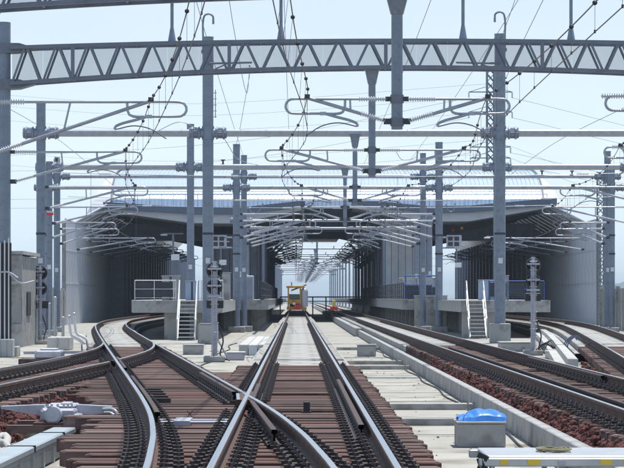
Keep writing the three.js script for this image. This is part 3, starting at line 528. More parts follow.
// ---- round tube portals
function tubePortal(D, label, poles, beamY, beamR, opt = {}) {   // poles: [x, top, radius, foundation half width, height]
  const xs = poles.map(p => p[0]), t = thing('tube_portal', label, 'tube portal', [xs[0], DY, D], opt.group);
  for (const [x, top, r, fw, fh] of poles) {
    const seg = D < 150 ? 18 : 12, p = part(t, 'pole', rod([x, DY + fh - 0.02, D], [x, top, D], r, seg), M.steel);
    part(p, 'cap', rod([x, top, D], [x, top + 0.05, D], r * 1.05, seg), M.steel);
    if (fh > 0) foundation(t, x, D, fw, fh);
    if (D < 190) { part(p, 'number_plate', bx(x - 0.1, x + 0.1, 2.9, 3.15, D - r - 0.03, D - r - 0.01), M.white); if (opt.bands) for (const y of opt.bands) part(p, 'band', rod([x, y, D], [x, y + 0.1, D], r + 0.02, seg), M.darkSteel); }
  }
  if (beamY) {
    const ends = opt.ends || [xs[0], xs[xs.length - 1]], stops = [ends[0], ...xs.filter(x => x > ends[0] + 0.1 && x < ends[1] - 0.1), ends[1]];
    for (let i = 0; i + 1 < stops.length; i++) part(t, 'beam', rod([stops[i], beamY, D], [stops[i + 1], beamY, D], beamR, 12), M.tubeSteel);
    for (const [x, , r] of poles) part(t, 'beam_clamp', clampRing(x, beamY, D, r, beamR), M.steel);
    for (const [x, bot, r, ys] of opt.hang || []) { const p = hanger(t, x, beamY - beamR + 0.03, bot, D, r); for (const y of ys) part(p, 'collar', collar(x, y, D, r), M.truss); }
    for (const x of opt.knobs || []) part(t, 'insulator_stub', [rod([x, beamY + beamR * 0.8, D], [x, beamY + beamR + 0.22, D], 0.05, 8), rod([x - 0.12, beamY + beamR + 0.22, D], [x + 0.12, beamY + beamR + 0.22, D], 0.04, 6)], M.darkSteel);
  }
  return t;
}
const X = (px, D) => (px - VX) * D / F, Y = (py, D) => H - (py - VY) * D / F;
const yA = Y(133, DA), yB = Y(167, DB), yC = Y(187.5, DC), yD = Y(176.5, DD);
const a3 = X(355, DA), b3 = X(345, DB);
const pA = tubePortal(DA, 'tube portal with two tall poles passing up through the lattice girder', [[X(41, DA), Y(104, DA), 0.21, 0.45, 0.35], [X(208, DA), Y(38, DA), 0.25, 0.45, 0.85], [X(500, DA), Y(35, DA), 0.25, 0.45, 0.9], [17, Y(104, DA), 0.21, 0.45, 0.35]], yA, 0.17, { hang: [[a3, Y(206, DA), 0.11, [Y(187, DA), Y(201, DA)]]], bands: [4.2] });
for (const [px, s] of [[208, -1], [500, 1]]) { const x = X(px, DA), yt = Y(px < 300 ? 38 : 36, DA), r = (u, v) => [x + s * u, yt + v, DA - 0.05];
  part(pA, 'gooseneck', [tube([r(0.22, -0.6), r(0.22, 0), r(0.22, 0.75), r(0.14, 1.02), r(-0.05, 1.08), r(-0.22, 0.98), r(-0.24, 0.8)], 0.045, 8, 40), bx(x + s * 0.22 - 0.08, x + s * 0.22 + 0.08, yt - 0.7, yt - 0.55, DA - 0.1, DA + 0.02), rod(r(-0.24, 0.8), r(-0.24, 0.62), 0.05, 8)], M.steel);
  part(pA, 'side_arm', [rod([x, Y(64, DA), DA - 0.28], [x + 2.0 * (px < 300 ? 1 : -1), Y(63, DA), DA - 0.28], 0.05, 8), rod([x + 1.0 * (px < 300 ? 1 : -1), Y(63, DA), DA - 0.28], [x + 0.2 * (px < 300 ? 1 : -1), Y(71, DA), DA - 0.28], 0.03, 8)], M.truss);
  if (px < 300) part(pA, 'step_ladder', [rod([x + 0.34, Y(118, DA), DA - 0.1], [x + 0.34, Y(90, DA), DA - 0.1], 0.02, 6), ...[0, 1, 2, 3, 4].map(k => rod([x + 0.2, Y(117 - k * 6, DA), DA - 0.1], [x + 0.4, Y(117 - k * 6, DA), DA - 0.1], 0.018, 6))], M.steel); }
tubePortal(DB, 'tube portal with slim poles rising beside the platform stairs', [[X(49.5, DB), Y(163, DB), 0.16, 0.4, 0.3], [X(190.5, DB), Y(125, DB), 0.2, 0.4, 0], [X(497, DB), Y(125, DB), 0.2, 0.4, 0], [X(634, DB), Y(150, DB), 0.16, 0.4, 0.3]], yB, 0.16, { hang: [[b3, Y(226, DB), 0.1, [Y(207, DB), Y(221, DB)]]], knobs: [X(223, DB)] });
tubePortal(DC, 'tube portal on platform, lower beam, with number plate frames on its poles', [[X(47, DC), Y(178, DC), 0.17, 0.4, 0.3], [X(236.5, DC), Y(145, DC), 0.21, 0.5, 0.35], [X(439, DC), Y(143, DC), 0.22, 0.5, 0.35], [X(612, DC), Y(170, DC), 0.17, 0.4, 0.3]], yC, 0.12, { bands: [5.0, 3.9] });
tubePortal(DD, 'tube portal with high thin beam standing close behind another portal', [[X(57, DD), Y(160, DD), 0.2, 0.4, 0.3], [X(244, DD), Y(156, DD), 0.18, 0.5, 0.35], [X(423, DD), Y(154, DD), 0.18, 0.5, 0.35], [X(607.5, DD), Y(152, DD), 0.2, 0.4, 0.3]], yD, 0.11, { knobs: [542, 572].map(p => X(p, DD)) });
{ const t = thing('terminal_box', 'small grey box fixed beside slim pole of outer left poles', 'box', [X(57.5, DD - 2), Y(161, DD - 2), DD - 0.6]); part(t, 'body', bev(X(55, DD), X(60.3, DD), Y(164, DD), Y(157, DD), DD - 0.45, DD - 0.2, 0.02), M.silver); part(t, 'face', bx(X(56, DD), X(58.5, DD), Y(162, DD), Y(158.5, DD), DD - 0.47, DD - 0.45), M.darkSteel); }
{ const t = thing('sign_plate', 'small red and white plate fixed to the outer left pole', 'sign', [X(51, DA - 0.3), Y(214, DA), DA - 0.28]); part(t, 'white_plate', bx(X(47.5, DA), X(54, DA), Y(212.8, DA), Y(211.5, DA), DA - 0.3, DA - 0.27), M.white); part(t, 'red_plate', bx(X(47.5, DA), X(54, DA), Y(215.5, DA), Y(213, DA), DA - 0.3, DA - 0.27), M.red); part(t, 'strap', bx(X(43, DA), X(49, DA), Y(214, DA), Y(212.5, DA), DA - 0.27, DA - 0.2), M.steel); }
// inner portals down the station
const innerD = []; for (let d = 207; d < 318; d += 14) innerD.push(d);
const midD = [170, 189];
for (const d of midD) tubePortal(d, 'grey tube portal standing on both platforms before the ' + (d < 180 ? 'bracket hung ' : '') + 'roof edge', [[-3.75, 6.9, 0.18, 0.4, 1.95], [9.05, 6.9, 0.18, 0.4, 1.95]], 6.6, 0.09);
function mast(x, label) { const d = innerD[0], t = thing('wire_mast', label, 'mast', [x, 1.22, d], 'wire masts inside the station'); part(t, 'pole', rod([x, 1.22, d], [x, 6.9, d], 0.15, 10), M.steel); part(t, 'cap', rod([x, 6.9, d], [x, 6.96, d], 0.17, 10), M.steel); part(t, 'base_plate', bx(x - 0.3, x + 0.3, 1.22, 1.28, d - 0.3, d + 0.3), M.steel); return t; }
const mL = mast(-3.95 + 1.2, 'slim grey wire mast on the left platform inside the station'), mR = mast(9.25 - 2.0, 'slim grey wire mast on the right platform inside the station');
for (let d = 322; d < 720; d += 33) { const gp = 'tube portals beyond the station';
  tubePortal(d, 'distant pale tube portal seen through the station opening', [[-4.3, 9.6, 0.17, 0.4, 0.3], [9.6, 9.6, 0.17, 0.4, 0.3]], 8.3 + 0.9 * Math.sin(d), 0.12, { group: gp, hang: [[2.64, 5.6, 0.11, [6.3, 5.7]]], knobs: [0, 5.3] }); }
for (const d of innerD.slice(1)) { copyOf(mL, mL.userData.label, [-2.75, 1.22, d]); copyOf(mR, mR.userData.label, [7.25, 1.22, d]); }

// ---- brackets
const G = 'wire brackets on the station portals';
bracket(c1[0], c1[1], T1, -1, 2.95, c1[1] - c1b[1], 0.15, 'bracket reaching left from the thick hanging post of nearer girder');
bracket(c1[0], c1[1], T1, 1, 2.98, c1[1] - c1b[1], 0.15, 'bracket reaching right from the thick hanging post of nearer girder');
bracket(h1x, Y(102, T1), T1, 1, X(187, T1) - h1x, 1.35, 0.15, 'long bracket over crossover track, ribbed insulator on its sloping stay', undefined, 0.95);
bracket(h1r, Y(96, T1), T1, -1, h1r - X(609, T1) + 0.1, 0.6, 0.15, 'looped bracket end reaching in from the right under nearer girder');
bracket(c2[0], c2[1], T2, -1, 3.75, c2[1] - c2b[1], 0.125, 'bracket reaching left from the thinner hanging post of farther girder');
bracket(c2[0], c2[1], T2, 1, 3.8, c2[1] - c2b[1], 0.125, 'bracket reaching right from the thinner hanging post of farther girder');
bracket(X(3, T2), Y(152, T2), T2, 1, X(142, T2) - X(3, T2), 1.05, 0.27, 'long bracket from the round column of the farther girder');
bracket(r2x, Y(147, T2), T2, -1, r2x - X(604, T2), 0.7, 0.125, 'looped bracket end reaching in from the right under farther girder');
bracket(a3, Y(187, DA), DA, -1, 3.0, 0.62, 0.11, 'bracket reaching left from the hanging post of the tall pole portal');
bracket(a3, Y(187, DA), DA, 1, 3.0, 0.62, 0.11, 'bracket reaching right from the hanging post of the tall pole portal');
bracket(X(41, DA), Y(187, DA), DA, 1, X(148, DA) - X(41, DA), 0.98, 0.21, 'bracket from the outer left pole with red plate');
bracket(17, Y(187, DA), DA, -1, 17 - X(560, DA), 0.98, 0.21, 'bracket reaching in from the outer right pole of tall pole portal');
bracket(b3, Y(207, DB), DB, -1, 2.9, 0.7, 0.1, 'bracket reaching left from the hanging post of the slim pole portal');
bracket(b3, Y(207, DB), DB, 1, 2.9, 0.7, 0.1, 'bracket reaching right from the hanging post of the slim pole portal');
bracket(X(49.5, DB), Y(207, DB), DB, 1, 4.8, 0.9, 0.16, 'bracket from the outer left pole of slim pole portal');
bracket(X(634, DB), Y(207, DB), DB, -1, 5.0, 0.9, 0.16, 'bracket from the outer right pole of slim pole portal');
for (const [D, xl, xr, il, ir, nm] of [[DC, X(47, DC), X(612, DC), X(236.5, DC), X(439, DC), 'portal with the lower beam'], [DD, X(57, DD), X(607.5, DD), X(244, DD), X(423, DD), 'portal with the high thin beam']]) {
  const y = D === DC ? 5.9 : 5.6;
  bracket(il, y, D, 1, 4.7, 1.0, 0.22, 'bracket over left straight track from the inner pole of ' + nm); bracket(ir, y, D, -1, 4.7, 1.0, 0.22, 'bracket over right straight track from the inner pole of ' + nm);
  bracket(xl, y - 0.1, D, 1, -11.0 - xl + 0.3, 0.9, 0.18, 'bracket from the outer left pole of ' + nm); bracket(xr, y - 0.1, D, -1, xr - 15.9 + 0.3, 0.9, 0.18, 'bracket from the outer right pole of ' + nm);
  bracket(il, y + 0.42, D + (D === DC ? 0.6 : 1.2), 1, 4.0, 0.8, 0.2, 'second higher bracket on inner left pole of ' + nm); bracket(ir, y + 0.42, D + (D === DC ? 0.6 : 1.2), -1, 4.0, 0.8, 0.2, 'second higher bracket on inner right pole of ' + nm);
}
const farL = bracket(-2.75, 6.2, innerD[0], 1, 3.3, 0.8, 0.15, 'looped wire bracket over the left straight track inside the station', G), farR = bracket(7.25, 6.2, innerD[0], -1, 3.0, 0.8, 0.15, 'looped wire bracket over the right straight track inside the station', G);
const wl = bracket(-17.2, 6.0, innerD[0] - 12, 1, 6.2, 0.9, 0.1, 'looped wire bracket fixed to the left ribbed side wall', G), wr = bracket(22.5, 6.0, innerD[0] - 12, -1, 6.4, 0.9, 0.1, 'looped wire bracket fixed to the right ribbed side wall', G);
for (const d of innerD.slice(1)) { copyOf(farL, farL.userData.label, [-2.75, 6.2, d], G); copyOf(farR, farR.userData.label, [7.25, 6.2, d], G); }
const beL = bracket(2.64, 6.4, 322, -1, 2.9, 0.65, 0.11, 'looped wire bracket reaching left on a distant portal beyond the station', 'wire brackets beyond the station'), beR = bracket(2.64, 6.4, 322, 1, 2.9, 0.65, 0.11, 'looped wire bracket reaching right on a distant portal beyond the station', 'wire brackets beyond the station');
for (let d = 355; d < 720; d += 33) { copyOf(beL, beL.userData.label, [2.64, 6.4, d]); copyOf(beR, beR.userData.label, [2.64, 6.4, d]); }
for (const d of midD) { const w = d < 180 ? 'bracket hung portal' : 'portal next to the roof edge'; bracket(-3.75, 6.1, d, 1, 4.3, 0.9, 0.18, 'bracket over left straight track from the platform ' + w); bracket(9.05, 6.1, d, -1, 4.8, 0.9, 0.18, 'bracket over right straight track from the platform ' + w); }
for (let k = 1; k < 8; k++) { copyOf(wl, wl.userData.label, [-17.2, 6.0, innerD[0] - 12 + k * 12], G); copyOf(wr, wr.userData.label, [22.5, 6.0, innerD[0] - 12 + k * 12], G); }

// ---- overhead wires
function overhead(label, sup, contactX, a, b, ballTo = 175) {        // sup: [D, x, y] messenger supports
  const t = thing('overhead_line', label, 'overhead wires', [sup[0][1], 5, sup[0][0]]);
  const fx = interp(sup.map(s => [s[0], s[1]])), fc = contactX ? d => fx(d) + contactX(d) : fx;
  const my = d => { let i = 0; while (i < sup.length - 2 && d > sup[i + 1][0]) i++; const A = sup[i], Bq = sup[i + 1], u = (d - A[0]) / (Bq[0] - A[0]); return A[2] + (Bq[2] - A[2]) * u - 0.35 * 4 * u * (1 - u) * Math.min(1.6, (Bq[0] - A[0]) / 24); };
  const cy = d => { let i = 0; while (i < sup.length - 2 && d > sup[i + 1][0]) i++; const A = sup[i], Bq = sup[i + 1], u = (d - A[0]) / (Bq[0] - A[0]); return A[2] + (Bq[2] - A[2]) * u - 1.05; };
  part(t, 'messenger_wire', tube(range(a, b, 3).map(d => [fx(d), my(d), d]), 0.013, 5, Math.round((b - a) / 2)), M.wire);
  part(t, 'contact_wire', tube(range(a, b, 6).map(d => [fc(d), cy(d), d]), 0.011, 5, Math.round((b - a) / 4)), M.wire);
  for (let d = a + 1.5; d < Math.min(b, ballTo); d += 3.4) { part(t, 'dropper', rod([fx(d), my(d), d], [fc(d), cy(d), d], 0.004, 4), M.wire); part(t, 'dropper_clip', ball([fx(d), my(d), d], 0.045), M.black); part(t, 'contact_clip', bx(fc(d) - 0.015, fc(d) + 0.015, cy(d) - 0.02, cy(d) + 0.035, d - 0.03, d + 0.03), M.black); }
}
const IN = innerD.filter((d, i) => i % 2 === 0);
overhead('overhead wires with black clips above the left straight track', [[24, -0.35, 7.2], [47, -0.12, 7.05], [T1, c1[0] - 2.37, c1[1] + 0.1], [T2, c2[0] - 3.17, c2[1] + 0.1], [DA, a3 - 2.42, Y(187, DA) + 0.1], [DB, b3 - 2.32, Y(207, DB) + 0.1], [DC, X(236.5, DC) + 4.12, 6.0], ...innerD.map(d => [d, -0.03, 6.3]), ...range(322, 718, 33).map(d => [d, 0.3, 6.5])], d => Math.min(0, -0.006 * (T1 - d)), 24, 716);
overhead('overhead wires with black clips above the right straight track', [[24, 5.2, 7.1], [T1, c1[0] + 2.4, c1[1] + 0.1], [T2, c2[0] + 3.22, c2[1] + 0.1], [DA, a3 + 2.42, Y(187, DA) + 0.1], [DB, b3 + 2.32, Y(207, DB) + 0.1], [DC, X(439, DC) - 4.12, 6.0], ...innerD.map(d => [d, 4.83, 6.3]), ...range(322, 718, 33).map(d => [d, 4.98, 6.5])], null, 24, 716);
overhead('overhead wires with black clips above the left crossover track', [[22, -0.35, 7.1], [44, -1.8, 7.0], [T1, X(187, T1) - 0.95, Y(102, T1) + 0.1], [T2, X(142, T2) - 0.58, Y(152, T2) + 0.1], [DA, X(148, DA) - 0.58, Y(187, DA) + 0.1], [DB, X(49.5, DB) + 4.22, Y(207, DB) + 0.1], [DC, -11.1, 5.9], [207, -11.2, 6.1], [300, -11.2, 6.1]], null, 22, 300);
overhead('overhead wires with black clips above the right crossover track', [[22, 5.8, 7.1], [T1, X(609, T1) + 0.58, Y(96, T1) + 0.1], [T2, X(604, T2) + 0.58, Y(147, T2) + 0.1], [DA, X(560, DA) + 0.58, Y(187, DA) + 0.1], [DB, X(634, DB) - 4.42, Y(207, DB) + 0.1], [DC, 15.9, 5.9], [207, 16.1, 6.1], [300, 16.1, 6.1]], null, 22, 300);
function feeder(label, pts, r = 0.012) { const t = thing('feeder_wire', label, 'wire', pts[0]); part(t, 'wire', tube(pts, r, 5, 24), M.wire); for (const p of [pts[0], pts[pts.length - 1]]) part(t, 'end_clamp', ball(p, r * 3.2, 5), M.darkSteel); }
feeder('thin feeder wire dropping steeply from above to the arm of the tall left pole', [P(228, -8, 90), P(234, 30, 96), P(247, 93, 108), P(249.5, 66, DA - 0.28)]);
feeder('thin feeder wire from the tall left pole arm down to the lower beam', [P(251, 68, DA - 0.28), P(246, 95, 118), P(240, 128, 128), P(236, 146, DC - 2)]);
feeder('thin wire crossing in the sky right of the tall right pole', [P(546, -6, 84), P(515, 58, 100), P(506, 78, 110)]);
feeder('thin wire rising steeply beside the tall right pole', [P(517, -6, 100), P(508, 20, 106), P(501, 38, DA)]);
for (const [px, py, nm] of [[172, -2, 'outermost left'], [281, -2, 'inner left'], [463, -2, 'inner right'], [571, -2, 'outermost right']]) { const x = X(px, T2); feeder('high feeder wire carried on the ' + nm + ' upright post of farther girder', [[x, 14.7, 30], [x, 14.35, 58], [x, 14.72, T2], [x, 14.0, 120], [x, 13.3, 170], [x, 12.85, 228]], 0.014); }
for (const [x, y, nm] of [[X(13, DA), 9.6, 'left'], [X(590, DA), 9.0, 'right']]) feeder('slack feeder wire running along the ' + nm + ' side of the tracks', [[x, y + 0.6, 50], [x, y, 90], [x, y + 0.3, 130], [x, y - 0.6, 185]]);

// ---- far lattice tower with power lines
function latticeMast(name, label, x, D, y0, y1, w, arms, leg = 0.05) {
  const t = thing(name, label, 'lattice mast', [x, y0, D]); const h = w / 2, cs = [[-h, -h], [h, -h], [h, h], [-h, h]];
  for (const c of cs) part(t, 'leg', bar([x + c[0], y0, D + c[1]], [x + c[0], y1, D + c[1]], leg * 2, leg * 2), M.truss);
  const n = Math.min(40, Math.round((y1 - y0) / (w * 1.1))), st = (y1 - y0) / n;
  for (let i = 0; i < n; i++) { const g = []; for (let k = 0; k < 4; k++) { const a = cs[k], b = cs[(k + 1) % 4], u = i % 2 ? a : b, v = i % 2 ? b : a; g.push(bar([x + u[0], y0 + i * st, D + u[1]], [x + v[0], y0 + (i + 1) * st, D + v[1]], leg, leg)); if (k % 2 === 0) g.push(bar([x + v[0], y0 + i * st, D + v[1]], [x + u[0], y0 + (i + 1) * st, D + u[1]], leg, leg)); } part(t, 'lacing', g, M.truss); }
  for (const [y, l] of arms) { part(t, 'cross_arm', [bar([x - l, y, D], [x + l, y, D], 0.1, 0.12), bar([x - l, y, D], [x, y + 0.8, D], 0.06, 0.06), bar([x + l, y, D], [x, y + 0.8, D], 0.06, 0.06)], M.truss); for (const s of [-1, 1]) part(t, 'insulator', ribbed([x + s * l, y - 0.7, D], [x + s * l, y, D], 0.06, 0.14, 6), M.insulator); }
  return t;
}
const TX = X(490.5, 300), TY = y => Y(y, 300);
latticeMast('power_pylon', 'slender lattice power pylon rising behind the tall right pole', TX, 300, -9, TY(66), 0.85, [[TY(92), 2.6], [TY(112), 2.6], [TY(147), 2.4], [TY(158), 2.4]], 0.095);
for (const [i, y] of [[0, 92], [1, 112], [2, 147], [3, 158]]) for (const s of [-1, 1]) { const yy = TY(y) - 0.7, l = i < 2 ? 2.6 : 2.4; feeder('faint far power line strung ' + (s > 0 ? 'right' : 'left') + ' from the pylon, arm ' + ['highest', 'second', 'third', 'lowest'][i], [[TX + s * l, yy, 300], [TX + s * 30, yy - 3.2, 330], [TX + s * 90, yy - 2, 400]], 0.018); }
latticeMast('lattice_mast', 'lattice mast standing at the end of the right ribbed wall', X(600.5, 180), 180, DY, Y(172, 180), 0.46, [], 0.035);

// ================================================================ LEFT SIDE FURNITURE
{ const t = thing('concrete_hut', 'dark concrete hut beside the round column of the lattice girder', 'hut', [-12.6, DY, 107]);
  part(t, 'front_wall', bev(-14, -11.42, DY, 3.15, 104, 104.25, 0.03), M.darkConcrete); part(t, 'side_wall', prism([[-14, DY], [-11.45, DY], [-11.45, 3.1], [-14, 3.1]], 104.26, 110.5), M.darkConcrete);
  part(t, 'roof_slab', bx(-14.1, -11.35, 3.16, 3.3, 103.9, 110.7), M.concrete); part(t, 'plinth', bx(-14.05, -11.36, DY, 0.25, 103.85, 103.99), M.concrete); part(t, 'band', bx(-14.02, -11.38, 1.9, 2.05, 103.92, 103.99), M.concrete); part(t, 'vent', bx(-11.44, -11.40, 0.6, 1.6, 106, 107.4), M.black); }
{ const t = thing('striped_pipes', 'white conduit pipes against dark backing on the girder column', 'conduits', [X(5, T2), DY + 0.36, T2 - 0.5]);
  part(t, 'backing', bx(X(-10, T2), X(12.5, T2), DY + 0.37, Y(243, T2), T2 - 0.34, T2 - 0.3), M.black);
  for (const [px, w] of [[-8, 1], [-4, 1], [1.5, 1], [6, 0.9], [10, 0.8]]) part(t, 'conduit', rod([X(px, T2), DY + 0.37, T2 - 0.4], [X(px, T2), Y(244, T2) + 0.02 * px, T2 - 0.4], 0.03 * w, 8), M.white);
  part(t, 'bracket_arm', [tube([P(-10, 274, T2 - 0.6), P(8, 272, T2 - 0.7), P(18, 278, T2 - 0.8)], 0.03, 6), tube([P(8, 272, T2 - 0.7), P(20, 283, T2 - 0.6), P(34, 281, T2 - 0.2)], 0.03, 6)], M.silver);
  const b = thing('base_block', 'white concrete base block under the girder column conduits', 'concrete block', [X(4, T2), DY, T2 - 1]); part(b, 'block', bev(X(-20, T2), X(16.5, T2), DY, DY + 0.62, T2 - 1.3, T2 - 0.58, 0.03), M.paleConcrete);
  for (const px of [-5, 5, 11]) part(b, 'groove', bx(X(px, T2), X(px + 0.5, T2), DY + 0.02, DY + 0.6, T2 - 1.312, T2 - 1.29), M.concrete); }
function signal(x, D, base, hgt, r, label, face) {       // rear view: discs on a ladder post
  const t = thing('railway_signal', label, 'signal', [x, base, D]), yt = base + hgt;
  part(t, 'post', rod([x, base + 0.1, D], [x, yt, D], 0.075, 10), M.silver);
  part(t, 'foot', bev(x - 0.34, x + 0.34, base, base + 0.2, D - 0.3, D + 0.3, 0.03), M.concrete);
  for (const [k, rr] of [[0.30, r], [0.30 + r * 2.35, r * 0.95]]) { const y = yt - k, h = part(t, 'signal_head', [rod([x, y, D + 0.05], [x, y, D + 0.11], rr, 24)], M.black); part(h, 'lamp_housing', [rod([x, y, D - 0.05], [x, y, D + 0.06], rr * 0.55, 14), bx(x - rr * 0.8, x + rr * 0.8, y - 0.03, y + 0.03, D - 0.1, D - 0.06)], M.darkSteel);
    const ring = new THREE.TorusGeometry(rr * 0.97, 0.05, 6, 26); ring.translate(x, y, -D - 0.0); part(h, 'hood_rim', ring, M.black); }
  part(t, 'route_box', bev(x - r * 1.15, x + r * 1.25, yt - 0.30 - r * 5.4, yt - 0.30 - r * 4.2, D + 0.08, D + 0.3, 0.02), M.black);
  for (const s of [-1, 1]) part(t, 'ladder_rail', rod([x + s * 0.085, base + 0.15, D - 0.16], [x + s * 0.085, yt - 0.1, D - 0.16], 0.014, 6), M.silver);
  for (let y = base + 0.35; y < yt - 0.1; y += 0.3) part(t, 'rung', rod([x - 0.14, y, D - 0.16], [x + 0.14, y, D - 0.16], 0.014, 6), M.silver);
  for (const y of [yt - 0.25, yt - 0.25 - r * 2.4, yt - r * 5]) part(t, 'stay_bracket', bx(x - 0.22, x + 0.22, y - 0.03, y + 0.03, D - 0.2, D + 0.02), M.silver);
  part(t, 'stay', rod([x, base + 0.9, D + 0.05], [x + 0.45, base + 0.05, D + 0.3], 0.03, 6), M.silver);
  part(t, 'cable', tube([[x + 0.1, base + 1.3, D], [x + 0.28, base + 0.7, D - 0.1], [x + 0.2, base + 0.2, D - 0.2], [x + 0.5, base + 0.05, D - 0.2]], 0.025, 5), M.black);
}
signal(X(214.5, 80), 80, DY, Y(261, 80) - DY, 0.225, 'disc signal between the left straight track and crossover');
signal(X(40, 110), 110, DY, Y(266, 110) - DY, 0.29, 'disc signal on a ladder post in front of the concrete hut');
signal(X(533, 89), 89, DY, Y(257, 89) - DY, 0.235, 'disc signal before the right ribbed wall');
{ // foot blocks and boxes around the left signal
  const b = thing('equipment_box', 'plain concrete equipment box at the foot of left tall pole', 'box', [X(207, 111), DY, 111]); part(b, 'body', bev(X(200, 111), X(214, 111), DY, Y(324, 111), 110, 110.6, 0.03), M.concrete); part(b, 'lid', bx(X(199.4, 110), X(214.6, 110), Y(324, 111) + 0.002, Y(323, 111), 109.95, 110.65), M.paleConcrete);
  const c = thing('equipment_box', 'low grey box beside the foot of left signal', 'box', [X(230, 82), DY, 82]); part(c, 'body', bev(X(226, 82), X(244, 82), DY, Y(353, 82), 82, 82.9, 0.02), M.silver); part(c, 'lid', bx(X(225.5, 82), X(245, 82), Y(353, 82) + 0.003, Y(352, 82), 81.97, 82.95), M.white);
  const e = thing('equipment_box', 'low grey box lying left of the left signal foot', 'box', [X(198, 90), DY, 90]); part(e, 'body', bev(X(183, 90), X(203, 90), DY, Y(345.5, 90), 90, 90.9, 0.02), M.concrete); part(e, 'lid', bx(X(182.5, 90), X(203.5, 90), Y(345.5, 90) + 0.003, Y(344.5, 90), 89.97, 90.95), M.paleConcrete); }
{ const t = thing('trough_stack', 'three long white concrete troughs lying beside the left straight track', 'concrete troughs', [-1.55, DY, 89]);
  for (let k = 0; k < 3; k++) for (let d = 89; d < 108; d += 9.5) part(t, 'trough', bev(-2.05 + k * 0.34, -1.73 + k * 0.34, DY, DY + 0.39, d, d + 9.45, 0.02), k === 1 ? M.white : M.paleConcrete); }
{ const t = thing('bent_pipes', 'pair of bent white pipes rising beside the left crossover', 'pipes', [X(76, 96), DY, 96]);
  for (const o of [0, 5]) { const q = (x, y) => P(x + o, y - o * 0.5, 96); part(t, 'pipe', tube([q(69, 317), q(70, 328), q(72, 336), q(79, 340), q(86, 346), P(90 + o, 350, 96)], 0.055, 8), M.white); part(t, 'cap', ball(q(69, 316.5), 0.07), M.alu); } }
{ const t = thing('concrete_plinth', 'white concrete plinth slab in front of the hut and pipes', 'plinth', [X(59, 100), DY, 100]); part(t, 'slab', bev(X(48, 98), X(70, 98), DY, Y(337, 98), 97.6, 99.5, 0.03), M.paleConcrete); part(t, 'groove', bx(X(58, 98), X(59, 98), DY + 0.02, Y(337.5, 98), 97.585, 97.62), M.concrete);
  for (const [px, y0, y1, w] of [[49.5, 304, 340, 1.2], [55, 298, 340, 1.6], [63, 318, 345, 1.5]]) { const q = thing('marker_post', 'short grey conduit post beside the plinth' + (px < 50 ? ', slimmest' : px > 60 ? ', shortest' : ', tallest'), 'post', [X(px, 104), DY, 104]); part(q, 'post', rod([X(px, 104), DY, 104], [X(px, 104), Y(y0, 104), 104], w * 0.042, 8), M.duct); part(q, 'cap', ball([X(px, 104), Y(y0, 104), 104], w * 0.048), M.silver); } }
{ const f = thing('parapet', 'dark panelled parapet between the left pole and ribbed wall', 'parapet', [-15, DY, 150]);
  for (let k = 0; k < 9; k++) { const d0 = 128 + k * 7, d1 = d0 + 6.7, x = d => -14.6 - (d - 128) / 61 * 2.8; part(f, 'panel', quadStrip([[[x(d0), DY, d0], [x(d0), 1.9, d0], [x(d0) - 0.2, 1.9, d0]], [[x(d1), DY, d1], [x(d1), 1.9, d1], [x(d1) - 0.2, 1.9, d1]]]), M.darkConcrete); part(f, 'post', bx(x(d0) - 0.15, x(d0) + 0.12, DY, 2.05, d0 - 0.28, d0 - 0.02), M.concrete); } }
{ const f = thing('parapet', 'dark panelled parapet with pale posts right of the ribbed wall', 'parapet', [20.5, DY, 160]); const x = d => 21.6 - (178 - d) / 38 * 2.0;
  for (let k = 0; k < 16; k++) { const d0 = 178 - k * 2.5 - 2.4, d1 = 178 - k * 2.5; part(f, 'panel', quadStrip([[[x(d0), DY, d0], [x(d0), 1.95, d0], [x(d0) + 0.2, 1.95, d0]], [[x(d1), DY, d1], [x(d1), 1.95, d1], [x(d1) + 0.2, 1.95, d1]]]), M.darkConcrete); if (k % 3 === 0) part(f, 'post', bx(x(d0) - 0.2, x(d0) + 0.1, DY, 2.1, d0 - 0.08, d0 + 0.0), M.concrete); } }
